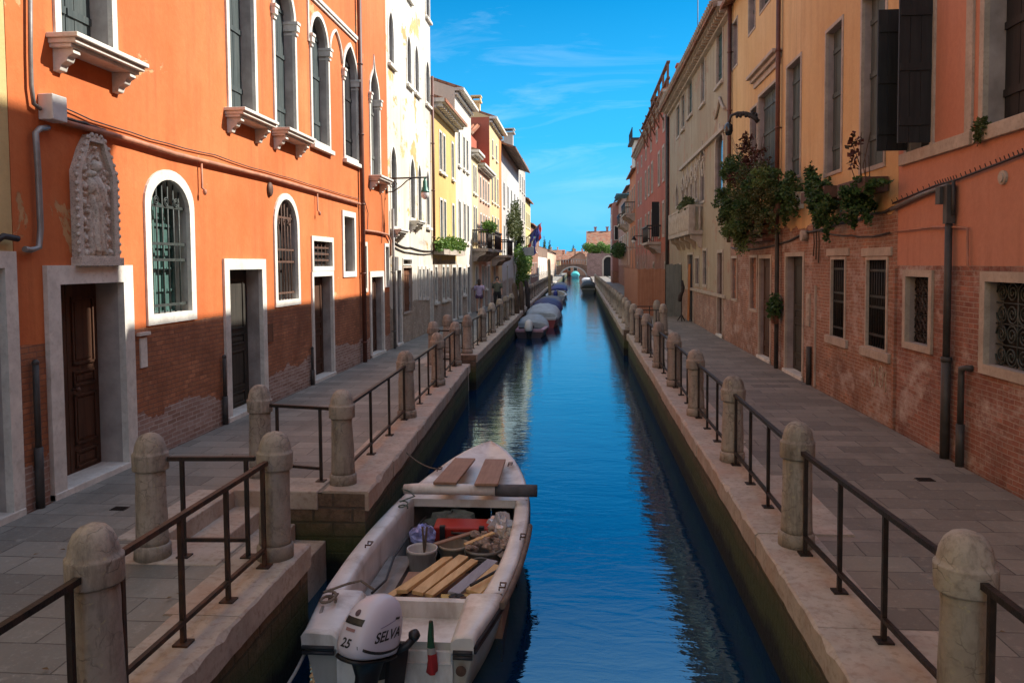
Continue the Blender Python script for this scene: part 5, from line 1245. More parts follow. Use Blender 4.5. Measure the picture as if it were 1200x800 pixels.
m_ = MB(); m_.tube([(-2.08, 9.02, -.215), (-1.9, 9.01, -.205), (-1.5, 9.0, -.2), (-1.0, 8.98, -.2)], [.056, .064, .064, .064], 14); m_.build('roll', M_gel, lg)
m_ = MB(); m_.tube([(-1.0, 8.98, -.2), (-.9, 8.978, -.2), (-.6, 8.97, -.195), (-.52, 8.97, -.195)], [.066, .071, .071, .069], 14); m_.build('cover', plain('rubber_grey', (.07, .07, .08), .7, .3, 9, .2), lg)
def bucket(x, y, z, r, h, mat, label, rim=True, ribs=0, handle=True):
    b = thing('bucket', label, 'bucket', (x, y, z), 'buckets in the boat'); m_ = MB()
    m_.lathe([(.0, .012), (r*.80, .012), (r*.97, h-.02), (r, h)], (x, y, z), 24, cap=False)
    m_.lathe([(r*.80, 0), (r*.84, h*.2), (r*.99, h*.93), (r*1.05, h*.93), (r*1.06, h), (r*1.0, h)], (x, y, z), 24, cap=False)
    m_.build('tub', mat, b)
    if ribs:
        m_ = MB()
        for k in range(ribs): 
            a = 2*PI*k/ribs; m_.bar((x+r*.86*math.cos(a), y+r*.86*math.sin(a), z+h*.12), (x+r*.95*math.cos(a), y+r*.95*math.sin(a), z+h*.6), .012, .012)
        m_.build('rib', mat, b)
    if handle:
        m_ = MB(); m_.tube([(x+r*1.05*math.cos(a), y-r*.25*math.sin(a)-.02, z+h*.93-r*.9*math.sin(a)) for a in [PI*k/14 for k in range(15)]], .006, 6); m_.build('handle', M_steel, b)
    return b
BF = -.965
bucket(-1.66, 7.98, BF, .15, .44, plain('bucket_white', (.66, .64, .62), .5, .15, 4, .05, 0, .5, (.3, .27, .23), .6), 'white bucket beside the side bench, with tool handles in it')
bucket(-1.36, 8.18, BF, .155, .42, plain('bucket_tan', (.42, .35, .27), .6, .25, 5, .1, 0, .5, (.15, .12, .09), .6), 'tan ribbed bucket, middle one of the three', ribs=22)
bucket(-1.03, 8.10, BF, .19, .42, plain('bucket_grey', (.27, .25, .23), .6, .25, 5, .1, 0, .5, (.12, .1, .08), .6), 'wide grey bucket full of rubble, right one of the three', ribs=30)
for k, (x, y, a, b) in enumerate(((-1.68, 7.98, .05, .12), (-1.62, 8.0, -.06, .1))):
    m_ = MB(); m_.tube([(x, y, BF+.03), (x+a, y+b, BF+.62)], .012, 8); tag(m_.build('stick', M_trunk, org=(x, y, BF)), 'wooden tool handle sticking out of the white bucket', 'tool', 'tool handles in the white bucket')
def crumple(name, label, cat, c, r, mat, jit=.22, seed=1):
    rr = random.Random(seed); m_ = MB(); rows_ = []
    for i in range(11):
        th = PI*i/10; row = []
        for j in range(18):
            ph = 2*PI*j/18; q = 1+rr.uniform(-jit, jit); row.append((c[0]+r[0]*math.sin(th)*math.cos(ph)*q, c[1]+r[1]*math.sin(th)*math.sin(ph)*q, c[2]+r[2]*math.cos(th)*q))
        rows_.append(row)
    m_.grid(rows_, 0, False, True); return tag(m_.build(name, mat, org=(c[0], c[1], c[2]-r[2])), label, cat)
def filmmat(name, c):
    m, t, p = start(name); setp(t, p, color=c, rough=.25, spec=.6); p.inputs['Transmission Weight'].default_value = .25; return m
crumple('plastic_bag', 'crumpled blue and white plastic bag on top of the white bucket', 'bag', (-1.72, 8.32, -.53), (.13, .12, .12), plain('bag_blue', (.32, .36, .70), .35, .75, 9, .2), .28, 3)
crumple('plastic_bag', 'clear crumpled plastic bag at the right side of the boat', 'bag', (-.92, 8.72, -.55), (.14, .16, .15), filmmat('bag_clear', (.55, .54, .56)), .3, 5)
crumple('tarpaulin', 'bundled grey-green sheet under the foredeck behind the red case', 'tarpaulin', (-1.5, 8.98, -.64), (.36, .17, .18), plain('sheet_green', (.13, .155, .14), .8, .5, 8, .3), .2, 8)
# red tool case
tb = thing('tool_case', 'red plastic tool case lying under the foredeck edge', 'tool case', (-1.35, 8.72, -.66)); M_red = plain('case_red', (.42, .035, .022), .4, .15, 4, .05)
m_ = MB(); m_.hexa([(-1.69, 8.64, -.70), (-.99, 8.64, -.70), (-.99, 8.86, -.64), (-1.69, 8.86, -.64), (-1.66, 8.60, -.52), (-1.02, 8.60, -.52), (-1.02, 8.83, -.48), (-1.66, 8.83, -.48)]); m_.build('body', M_red, tb, bevel=.02)
for x in (-1.56, -1.12):
    m_ = MB(); m_.box(x-.03, x+.03, 8.585, 8.64, -.67, -.5); m_.build('latch', M_blk, tb, bevel=.006)
m_ = MB(); m_.tube([(-1.45, 8.61, -.57), (-1.45, 8.57, -.57), (-1.23, 8.57, -.57), (-1.23, 8.61, -.57)], .014, 8); m_.build('handle', M_blk, tb)
# timber in the stern half
tim = [((-1.72, 6.86, -.62), (-1.50, 7.66, -.68), .12, M_wood, 'pale timber board leaning left, outermost of the stack'), ((-1.60, 6.84, -.585), (-1.35, 7.72, -.62), .125, M_wood, 'long pale timber board, second from the left of the stack'),
       ((-1.46, 6.84, -.58), (-1.20, 7.78, -.61), .125, M_wood, 'long pale timber board, third from the left of the stack'), ((-1.36, 6.85, -.595), (-1.08, 7.70, -.61), .09, M_wood, 'pale timber board next to the grey plank'),
       ((-1.14, 6.86, -.56), (-.90, 7.72, -.60), .13, M_woodgrey, 'grey painted plank lying on the pale timber'), ((-.98, 6.95, -.62), (-.80, 7.55, -.63), .16, M_wood, 'short pale board under the black bar'), ((-.88, 6.9, -.64), (-.70, 7.6, -.66), .11, M_wood, 'pale offcut against the right side of the boat'),
       ((-1.24, 6.80, -.60), (-.92, 6.78, -.60), .15, plain('timber_yellow', (.52, .38, .12), .7, .2, 6, .2), 'yellow notched board lying across the stern end')]
for a, b, w_, mt, lb_ in tim:
    a = (a[0], a[1]-.06, a[2]+.07); b = (b[0], b[1]+.03, b[2]+.05); dz = random.uniform(-.02, .03); board('timber_board', lb_, 'timber', (a[0], a[1], a[2]+dz), (b[0], b[1], b[2]+dz), w_*.86, .035, mt, 'timber in the boat', random.uniform(-.2, .2))
m_ = MB(); m_.box(-1.72, -.72, 6.9, 7.6, -.96, -.63); tag(m_.build('crate', M_woodbr, org=(-1.2, 7.2, -.96)), 'low wooden crate carrying the timber boards', 'crate')
m_ = MB(); m_.tube([(-1.0, 6.9, -.46), (-.70, 7.55, -.50), (-.66, 7.66, -.52)], .014, 8); tag(m_.build('metal_bar', M_blk, org=(-.85, 7.2, -.53)), 'black metal bar lying across the pale boards', 'bar')
crumple('glove', 'dark work glove on the yellow board', 'glove', (-1.1, 6.74, -.50), (.07, .04, .025), M_blk, .25, 4); crumple('rag', 'dark rag at the stern end of the pale offcut', 'rag', (-.80, 6.86, -.53), (.06, .06, .04), M_blk, .3, 6)
rr = random.Random(12); m_ = MB()
for k in range(60):
    x = rr.uniform(-1.18, -.78); y = rr.uniform(7.95, 8.5); q = rr.uniform(.025, .055); m_.ellipsoid((x, y, -.52+rr.uniform(-.03, .05)-abs(x+1.0)*.2), (q, q*rr.uniform(.7, 1.2), q*.7), 6, 4, sm=False, jit=.3)
o = tag(m_.build('rubble', plain('rubble', (.33, .25, .2), .9, .6, 12, .3), org=(-1, 8.2, -.7)), 'broken stones and rubble heaped in and behind the grey bucket', 'rubble', None, 'stuff')
m_ = MB(); m_.box(-1.25, -.70, 8.28, 8.6, -.96, -.60); tag(m_.build('crate', M_woodbr, org=(-1, 8.4, -.96)), 'low crate of rubble standing behind the grey bucket', 'crate')
# more clutter
m_ = MB()
for k in range(4): m_.tube([(-1.03+(.06+.03*k)*math.cos(a), 7.885-.012*k, -.72+(.06+.03*k)*math.sin(a)) for a in [2*PI*q/20 for q in range(21)]], .013, 6)
tag(m_.build('hose_coil', plain('hose_grey', (.12, .12, .115), .6, .3, 9, .1), org=(-1.03, 7.88, -.85)), 'coiled grey hose hung on the front of the grey bucket', 'hose')
crumple('net', 'heap of dark netting between the tan bucket and the red case', 'net', (-1.25, 8.48, -.66), (.22, .12, .10), plain('net_dark', (.07, .08, .07), .9, .6, 30, .4), .35, 9)
crumple('sack', 'pale cement sack slumped on the right behind the rubble', 'sack', (-.83, 8.5, -.58), (.13, .12, .10), plain('sack_pale', (.40, .36, .30), .8, .3, 8, .2), .2, 10)
crumple('cloth', 'dark cloth bundle in the left corner under the foredeck', 'cloth', (-1.82, 8.75, -.70), (.15, .15, .14), plain('cloth_dark', (.06, .055, .055), .9, .5, 9, .3), .25, 11)
board('timber_board', 'short broken lath lying on the rubble', 'timber', (-1.22, 8.02, -.50), (-.95, 8.3, -.46), .05, .02, M_wood, 'timber in the boat')
board('timber_board', 'weathered lath across the tan bucket', 'timber', (-1.55, 8.1, -.53), (-1.15, 8.45, -.50), .06, .02, M_woodbr, 'timber in the boat')
m_ = MB(); m_.tube([(-1.93, 7.0, -.60), (-1.9, 7.4, -.64), (-1.94, 7.9, -.60), (-1.9, 8.4, -.56), (-1.8, 8.9, -.5)], .012, 6); tag(m_.build('cable', M_blk, org=(-1.9, 7.9, -.6)), 'black fuel hose running along the left side bench', 'hose')
# rolled flag on the transom
fg = thing('boat_flag', 'furled green white and red flag on a short staff at the boat stern', 'flag', (-1.14, 5.84, -.5))
m_ = MB(); m_.tube([(-1.14, 5.86, -.62), (-1.14, 5.74, -.26)], .009, 8); m_.build('staff', M_trunk, fg)
for nm_, z0, z1, c_ in (('cloth', -.27, -.47, (.015, .075, .04)), ('cloth', -.47, -.52, (.34, .31, .30)), ('cloth', -.52, -.68, (.36, .02, .025))):
    m_ = MB(); m_.grid([[(-1.14+(.010+.030*((-.2-z)/.5))*math.cos(a)*(1+.3*math.sin(3*a+z*20)), 5.745-(z+.22)*.1+(.02+.03*((-.2-z)/.5))*math.sin(a), z) for a in [2*PI*k/14 for k in range(14)]] for z in [z0+(z1-z0)*k/5 for k in range(6)]], 0, True, True)
    m_.build(nm_, plain('flag_'+str(c_[0]), c_, .85, .2, 6, .2), fg)

def small_boat(x, y, L, W, hullc, label, cover=None, gun=(.5, .48, .45), h=.5, motor=True, cov_h=.45, engine=None, rz=0, cov_from=.12):
    b = thing('moored_boat', label, 'boat', (x, y, WZ), 'boats moored along the canal'); Rz = Matrix.Translation((x, y, 0)) @ Matrix.Rotation(rz, 4, 'Z')
    T = lambda p: tuple(Rz @ Vector(p)); hw = lambda t: W/2*(.82+.18*min(1, t/.4) if t < .4 else max(0, 1-((t-.4)/.6)**2.3)**.75); gz = lambda t: WZ+h*(1+.55*t**3)
    ts = [k/18 for k in range(19)]; m_ = MB(); rw_ = []
    for t in ts:
        q = max(.005, hw(t)); g = gz(t); pr = [(1, g), (.97, g-.12), (.82, WZ+.0), (.5, WZ-.15), (.02, WZ-.25)]; rw_.append([T((q*a, t*L, z)) for a, z in pr]+[T((-q*a, t*L, z)) for a, z in pr[::-1]])
    m_.grid(rw_, 0, True); m_.add(rw_[0], [tuple(range(10))]); m_.build('hull', plain('hull_%s' % label[:18], hullc, .4, .2, 3, .05), b)
    m_ = MB()
    for sg in (1, -1):
        m_.grid([[T((sg*(hw(t)+.02), t*L, gz(t)-.05)), T((sg*(hw(t)+.02), t*L, gz(t)+.02)), T((sg*max(0, hw(t)-.16), t*L, gz(t)+.02)), T((sg*max(0, hw(t)-.16), t*L, WZ+.1))] for t in ts], 0, False)
    m_.hexa([T(p) for p in ((-hw(0)-.01, -.02, WZ+h-.08), (hw(0)+.01, -.02, WZ+h-.08), (hw(0)+.01, .3, WZ+h-.08), (-hw(0)-.01, .3, WZ+h-.08), (-hw(0)-.01, -.02, WZ+h+.03), (hw(0)+.01, -.02, WZ+h+.03), (hw(0)+.01, .3, WZ+h+.03), (-hw(0)-.01, .3, WZ+h+.03))])
    m_.build('gunwale', plain('gunwale_%s' % label[:18], gun, .5, .2, 3, .05), b)
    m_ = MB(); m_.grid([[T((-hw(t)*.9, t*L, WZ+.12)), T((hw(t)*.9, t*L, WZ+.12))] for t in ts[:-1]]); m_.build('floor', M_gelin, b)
    if cover:
        m_ = MB(); rw_ = []; rr = random.Random(len(label))
        for t in [cov_from+(.97-cov_from)*k/16 for k in range(17)]:
            q = hw(t)+.04; pk = cov_h*math.sin(PI*min(1, (t-cov_from)/(.97-cov_from)*.9+.1))**.6; rw_.append([T((q*math.sin(a), t*L, gz(t)-.06+(pk+.08)*max(0, math.cos(a))**.8+rr.uniform(-.03, .03)-.05*(1 if int(t*40) % 4 == 0 else 0)*max(0, math.cos(a)))) for a in [-PI/2+PI*k/12 for k in range(13)]])
        m_.grid(rw_, 0, True); m_.add(rw_[0], [tuple(range(13))]); m_.build('cover', plain('cover_%s' % label[:18], cover, .6, .2, 4, .2), b)
    if motor: 
        mo = motor_at(b, T((0, -.28, WZ+h+.02)), rz, 0, 1.0, False, plain('cowl_%s' % label[:18], engine or (.5, .5, .5), .4, .1, 3, 0))
    return b
small_boat(-2.38, 35.6, 4.8, 1.55, (.06, .022, .03), 'low dark boat with pink gunwale and white outboard, nearest of the moored row', (.30, .36, .42), (.42, .22, .26), .36, True, .42, (.6, .6, .6), cov_from=.42)
small_boat(-2.12, 41.2, 5.4, 1.85, (.25, .03, .03), 'red-hulled boat under a high pale blue tarpaulin', (.42, .50, .56), (.4, .4, .42), .5, False, .58)
small_boat(-2.18, 47.5, 5.4, 1.9, (.5, .5, .5), 'boat under a navy blue cover, behind the pale blue tarpaulin', (.012, .03, .16), (.4, .4, .4), .5, False, .62)
small_boat(-2.25, 54, 5.4, 1.8, (.12, .1, .09), 'dark boat under a grey cover, last of the covered row', (.16, .16, .17), (.3, .3, .3), .5, False, .5)
small_boat(-2.3, 69, 5.5, 1.9, (.45, .45, .45), 'white open boat with a blue outboard further up the canal', None, (.55, .55, .53), .55, True, 0, (.03, .05, .3))
small_boat(-2.45, 82, 5.5, 1.8, (.5, .5, .48), 'white boat with a dark blue cover near the far bend', (.03, .05, .25), (.55, .55, .53), .55, False, .5)
small_boat(-2.7, 95, 5.0, 1.8, (.3, .06, .04), 'small red boat beyond the white ones', (.2, .2, .22), (.4, .35, .3), .5, False, .5)
small_boat(.72, 88, 5.0, 1.7, (.035, .04, .035), 'black-green covered boat moored at the right quay', (.018, .025, .02), (.2, .18, .15), .55, False, .8)
small_boat(.78, 134, 4.8, 1.7, (.5, .48, .46), 'white cabin boat moored near the bridge on the right', (.45, .45, .46), (.5, .5, .5), .5, False, .4)
small_boat(-1.6, 186, 5.5, 2.0, (.1, .3, .3), 'boat under a turquoise cover seen through the bridge arch', (.06, .42, .40), (.2, .5, .5), .6, False, .9)  # boat added so its cover gives the bright turquoise water light under the arch
for (x, y, lean, c_, lb_) in ((-3.02, 38.2, (-.25, .1), M_trunk, 'first dark mooring post beside the quay'), (-3.05, 41.0, (-.12, .2), M_trunk, 'second dark mooring post beside the quay, leaning'), (-2.95, 44.6, (-.18, -.1), plain('post_dark', (.035, .03, .03), .8, .3, 9, .3), 'thick black mooring post with a pointed head'), (-2.5, 63, (-.1, 0), plain('post_pale', (.36, .29, .17), .8, .3, 9, .3), 'tall pale wooden mooring post by the white open boat')):
    m_ = MB(); hh = 2.1 if y < 60 else 3.4; m_.tube([(x, y, -2.2), (x+lean[0]*.6, y+lean[1]*.6, hh*.35), (x+lean[0], y+lean[1], hh-.75), (x+lean[0], y+lean[1], hh-.6)], [.13, .125, .115, .05], 10); tag(m_.build('mooring_post', c_, org=(x, y, WZ)), lb_, 'mooring post', 'mooring posts')
# ------------------------------------------------------------------ people
def skin_mesh(verts, edges, radii, root=0, lvl=2):
    me = bpy.data.meshes.new('tmp'); me.from_pydata(verts, edges, []); ob = bpy.data.objects.new('tmp', me); col.objects.link(ob)
    md = ob.modifiers.new('s', 'SKIN'); sd = ob.modifiers.new('d', 'SUBSURF'); sd.levels = lvl; sd.render_levels = lvl
    for i, r in enumerate(radii):
        sv = me.skin_vertices[0].data[i]; sv.radius = r if hasattr(r, '__len__') else (r, r); sv.use_root = (i == root)
    dg = bpy.context.evaluated_depsgraph_get(); dg.update(); m2 = bpy.data.meshes.new_from_object(ob.evaluated_get(dg)); bpy.data.objects.remove(ob); bpy.data.meshes.remove(me)
    vs = [tuple(v.co) for v in m2.vertices]; fs = [tuple(p.vertices) for p in m2.polygons]; bpy.data.meshes.remove(m2); return vs, fs
def person(x, y, rz, label, H, skin, hair, top, bottom, long_trousers, stride=.16, sleeves=True, hairlen=.12):
    p = thing('person', label, 'person', (x, y, 0), 'people walking on the left quay'); k = H/1.75
    Rz = Matrix.Translation((x, y, .012)) @ Matrix.Rotation(rz, 4, 'Z') @ Matrix.Scale(k, 4); T = lambda v: tuple(Rz @ Vector(v))
    V = [(0, 0, .95), (0, .0, 1.12), (0, -.01, 1.32), (0, 0, 1.46), (0, .01, 1.53), (0, .02, 1.62), (0, .01, 1.70),
         (.10, 0, .90), (.11, stride*.45, .50), (.11, stride*.3, .09), (.12, stride*.3+.13, .035), (-.10, 0, .90), (-.11, -stride*.2, .50), (-.11, -stride-.02, .11), (-.12, -stride+.1, .04),
         (.19, 0, 1.42), (.23, -.05, 1.15), (.24, .03, .93), (.235, .07, .80), (-.19, 0, 1.42), (-.23, .05, 1.15), (-.24, .14, .95), (-.235, .2, .83)]
    E = [(0, 1), (1, 2), (2, 3), (3, 4), (4, 5), (5, 6), (0, 7), (7, 8), (8, 9), (9, 10), (0, 11), (11, 12), (12, 13), (13, 14), (3, 15), (15, 16), (16, 17), (17, 18), (3, 19), (19, 20), (20, 21), (21, 22)]
    Rr = [(.15, .11), (.125, .095), (.16, .11), (.10, .08), .052, (.078, .095), (.07, .085), .085, .056, .04, .032, .085, .056, .04, .032, .05, .04, .032, .03, .05, .04, .032, .03]
    vs, fs = skin_mesh(V, E, Rr); m_ = MB(); m_.add([T(v) for v in vs], fs, 0, True); m_.build('body', skin, p)
    m_ = MB(); m_.ellipsoid(T((0, -.015, 1.66)), (.092*k, .108*k, .118*k), 14, 10, jit=.03); 
    if hairlen > .15: m_.ellipsoid(T((0, -.07, 1.52)), (.085*k, .06*k, .16*k), 12, 8)
    m_.build('hair', hair, p)
    # clothes: shells that follow the body, closed by hems
    m_ = MB(); prof = [(.90, .172, .125), (1.0, .165, .120), (1.12, .15, .112), (1.25, .17, .122), (1.36, .19, .125), (1.43, .17, .105), (1.475, .09, .08)]
    m_.grid([[T((a*math.cos(q), b*math.sin(q)-.005, z)) for q in [2*PI*j/20 for j in range(20)]] for z, a, b in prof], 0, True, True)
    if sleeves:
        for a, b, sg in ((15, 16, 1), (19, 20, -1)):
            A, B = Vector(V[a]), Vector(V[b]); m_.tube([T(A), T(A+(B-A)*.9)], [.072*k, .062*k], 12)
    m_.build('shirt', top, p)
    m_ = MB(); m_.grid([[T((a*math.cos(q), b*math.sin(q), z)) for q in [2*PI*j/20 for j in range(20)]] for z, a, b in ((.82, .178, .125), (.90, .18, .13), (1.0, .166, .121))], 0, True, True)
    for a, b, c_ in ((7, 8, 9), (11, 12, 13)):
        A, B, C_ = Vector(V[a]), Vector(V[b]), Vector(V[c_])
        if long_trousers: m_.tube([T(A), T(B), T(C_)], [.10*k, .075*k, .062*k], 12)
        else: m_.tube([T(A), T(A+(B-A)*.35)], [.10*k, .092*k], 12)
    m_.build('trousers', bottom, p)
    m_ = MB()
    for a, b in ((9, 10), (13, 14)):
        A, B = Vector(V[a]), Vector(V[b]); m_.tube([T(A+Vector((0, -.05, -.05))), T((A+B)/2), T(B+Vector((0, .06, -.005)))], [.045*k, .048*k, .03*k], 10)
    m_.build('shoe', M_blk, p)
    return p
skinm = plain('skin', (.45, .25, .17), .6, .1, 5, 0)
person(-5.02, 38.6, .1, 'woman with bare legs in a short mauve-white top walking up the left quay', 1.66, skinm, plain('hair_brown', (.05, .028, .018), .6, .3, 20, .2), plain('shirt_mauve', (.50, .40, .58), .8, .2, 5, .2), plain('skirt_plum', (.10, .05, .12), .8, .2, 5, .2), False, .2, True, .2)
person(-4.28, 40.0, PI, 'man in a grey-green shirt and black trousers on the left quay', 1.76, skinm, plain('hair_dark', (.03, .02, .016), .6, .3, 20, .2), plain('shirt_khaki', (.11, .12, .09), .85, .2, 5, .2), plain('trousers_black', (.012, .012, .013), .85, .2, 5, .1), True, .14)

# ------------------------------------------------------------------ plants
M_boxbr = plain('box_brown', (.10, .055, .04), .85, .3, 9, .2)
def pot(u0, u1, v, H, d0, d1, h, label, mat, blobs, n, size, lm, group='flower boxes on the facades', sticks=None, tint=None):
    t = thing('flower_box', label, 'flower box', H.P((u0+u1)/2, v, (d0+d1)/2), group); m_ = MB(); H.fbox(m_, u0, u1, v, v+h, d0, d1); m_.build('box', mat, t, bevel=.01)
    foliage('foliage', scatter([(c_, (r_[0]*.9, r_[1]*.95, r_[2]*.85)) for c_, r_ in blobs], 12, (.25, .45), 1), int(n*2.2), size*.66, lm, t)
    if tint: foliage('foliage', tint[0], tint[1], size, tint[2], t, 'reddish flowering stems')
    if sticks:
        m_ = MB()
        for q in sticks: m_.tube(q, .007, 5)
        m_.build('stem', M_trunk, t)
    return t
def P2(x, y, d): u, v = on_x(x, y, RX-d); return R2.P(u, v, d)
# the big hanging plant on an iron balcony left of the downpipe
bt = thing('hanging_plant', 'huge trailing plant spilling over an iron balcony on the amber house', 'plant', R2.P(20.5, 3.3, .4))
ul, ur = R2.px(908, 250)[0], R2.px(862, 250)[0]
z0 = R2.px(885, 262)[1]
m_ = MB(); R2.fbox(m_, ul, ur-.6, z0-.09, z0, 0, .5); R2.fbox(m_, ul, ur-1.4, z0-.32, z0-.24, 0, .38); R2.fbox(m_, ul, ur-1.4, z0-.5, z0-.44, 0, .28); m_.build('balcony_floor', M_pipebrown, bt)
bl = []; rr = random.Random(5)
for (x, y, d, r) in ((850, 205, .75, .42), (862, 195, .7, .45), (846, 228, .7, .42), (858, 238, .75, .5), (852, 255, .6, .42), (866, 262, .6, .42), (872, 235, .8, .5), (884, 222, .75, .45), (896, 215, .65, .42), (900, 235, .6, .45), (888, 245, .6, .45), (880, 262, .5, .38), (902, 253, .45, .35), (866, 275, .45, .3), (874, 215, .85, .4)):
    bl.append((P2(x, y, d*.85), (r*.62*.8, r*1.15, r*.8)))
foliage('foliage', scatter(bl[:8], 8, (.3, .5), 1), 8000, .066, M_leafs[0], bt); foliage('foliage', scatter(bl[4:], 8, (.3, .5), 3), 6500, .066, M_leafs[2], bt)
foliage('foliage', scatter([(P2(854, 200, .6), (.3, .5, .22)), (P2(895, 206, .6), (.3, .5, .2)), (P2(860, 262, .62), (.25, .5, .45)), (P2(866, 272, .55), (.25, .45, .35))], 8, (.28, .48), 3), 5200, .064, leafmat('leaves_bright', (.07, .12, .03), (.11, .17, .045), (.17, .22, .07)), bt)
foliage('foliage', scatter([(P2(872, 185, .5), (.22, .3, .5)), (P2(880, 175, .45), (.2, .28, .35)), (P2(868, 210, .62), (.3, .45, .4)), (P2(890, 190, .4), (.2, .3, .3))], 9, (.2, .4)), 1500, .07, M_leafs[3], bt, 'dark red stems rising above the green')
m_ = MB()
for k in range(14):
    a = P2(rr.uniform(862, 895), 225, .45); b = P2(rr.uniform(858, 900), rr.uniform(160, 190), rr.uniform(.3, .7)); m_.tube([a, tuple((Vector(a)+Vector(b))/2+Vector((0, rr.uniform(-.1, .1), 0))), b], [.012, .009, .005], 5)
m_.build('stem', M_trunk, bt)
zz = R2.px(925, 250)[1]; uu0, uu1 = sorted((R2.px(932, 250)[0], R2.px(908, 250)[0]))
pot(uu0, uu1, zz, R2, .02, .36, .2, 'flower box of grassy green plants by the brown downpipe', M_boxbr, [(P2(921, 228, .25), (.24, .5, .42)), (P2(912, 232, .3), (.2, .4, .35)), (P2(928, 222, .25), (.15, .3, .4))], 1900, .10, M_leafs[0])
zz = R2.px(970, 236)[1]; uu0, uu1 = sorted((R2.px(990, 236)[0], R2.px(960, 236)[0]))
pot(uu0, uu1, zz, R2, .02, .34, .2, 'flower box with leafy bush trailing far down the amber wall', M_boxbr, [(P2(952, 220, .3), (.22, .28, .42)), (P2(961, 238, .3), (.2, .30, .38)), (P2(968, 248, .3), (.18, .25, .3)), (P2(950, 208, .25), (.12, .16, .3)), (P2(965, 225, .3), (.2, .3, .25))], 2300, .095, M_leafs[0])
zz = R2.px(1010, 232)[1]; uu0, uu1 = sorted((R2.px(1043, 228)[0], R2.px(1008, 232)[0]))
pot(uu0, uu1, zz, R2, .02, .36, .22, 'brown flower box with leggy stems below the half open shutter', M_boxbr, [(P2(1003, 232, .32), (.22, .24, .28)), (P2(1008, 222, .3), (.2, .25, .2)), (P2(1000, 240, .3), (.15, .18, .2)), (P2(1025, 214, .3), (.12, .4, .08))], 1500, .09, M_leafs[0],
    sticks=[[P2(1005+k*3, 218, .25), P2(1000+k*4+rr.uniform(-5, 5), 195, .3), P2(996+k*4+rr.uniform(-9, 9), rr.uniform(152, 185), .3)] for k in range(6)], tint=([(P2(1003, 175, .3), (.1, .2, .3))], 60, M_leafs[3]))
foliage('trailing_weed', [(R1.P(9.25, 3.86, .07), (.06, .10, .10)), (R1.P(9.3, 3.76, .07), (.04, .07, .08))], 260, .05, M_leafs[2], None, 'small green weed growing on the right window sill of the salmon house', 'plant', R1.P(9.25, 3.8, .05))
pv_ = thing('potted_plant', 'small bushy plant hanging on the pier between the two right doors', 'plant', P2(908, 372, .1))
foliage('foliage', [(P2(908, 358, .16), (.13, .26, .26)), (P2(907, 366, .16), (.12, .22, .2))], 700, .075, M_leafs[0], pv_); m_ = MB(); a = P2(908, 374, .14); m_.lathe([(.07, -.1), (.11, .08), (.12, .1)], a, 12); m_.build('pot', M_soil, pv_)
foliage('balcony_plant', [(R3.P(30.6+k*.55, 4.65+rr.uniform(-.1, .1), .4), (.18, .3, .2)) for k in range(5)], 900, .10, M_leafs[2], None, 'straggly green plant on the stone balcony', 'plant', R3.P(31.5, 4.5, .4))
# planting on the left houses
def LPt(H, x, y, d): u, v = H.px(x, y); return H.P(u, v, d)
a, b = H3.px(508, 287)[0], H3.px(532, 287)[0]
fb = thing('hanging_plant', 'row of green bushes in a long trough along the yellow house', 'plant', H3.P((a+b)/2, 3.05, .3)); m_ = MB(); H3.fbox(m_, 28.9, 34.2, 2.78, 2.98, .02, .42); m_.build('box', M_coping, fb)
foliage('foliage', [(H3.P(28.9+k*.62, 3.15+rr.uniform(-.06, .1), .25), (.26, .42, .26)) for k in range(9)], 1800, .12, M_leafs[1], fb)
balcony(H6, 41.95, 45.5, 3.2, .9, M_iron, 'black iron balcony of the rose-washed house', True); balcony(H7, 48, 52, 2.95, 1.0, M_iron, 'bulging black iron balcony', True); balcony(H5, 39.5, 41.8, 3.2, .8, M_iron, 'black iron balcony under a green bush', True)
foliage('hanging_plant', [(H5.P(39.9+k*.5, 4.3, .75), (.3, .4, .28)) for k in range(4)], 1100, .13, M_leafs[1], None, 'bright green bush on the iron balcony of the straw-coloured house', 'plant', H5.P(40.6, 4.2, .7))
foliage('climbing_plant', [(H8.P(58+k*1.2, 5.5+rr.uniform(-1.2, 1.4), .35), (.35, 1.0, .9)) for k in range(7)], 2200, .2, M_leafs[2], None, 'dark ivy hanging on the ash-white house under the dark roof', 'plant', H8.P(61, 4.5, .2))
foliage('climbing_plant', [(H9.P(64+k*1.5, 2.0+rr.uniform(-1, 1.3), .4), (.4, 1.2, .9)) for k in range(8)], 2600, .2, M_leafs[1], None, 'bright green creeper hanging low over the far left quay', 'plant', H9.P(70, 1, .2))
foliage('climbing_plant', [(R6.P(80+k*1.5, 3.8+rr.uniform(-.4, .3), .7), (.6, 1.2, .55)) for k in range(7)], 2200, .2, M_leafs[0], None, 'dark green bushes overhanging the far right quay', 'plant', R6.P(84, 3, .5))

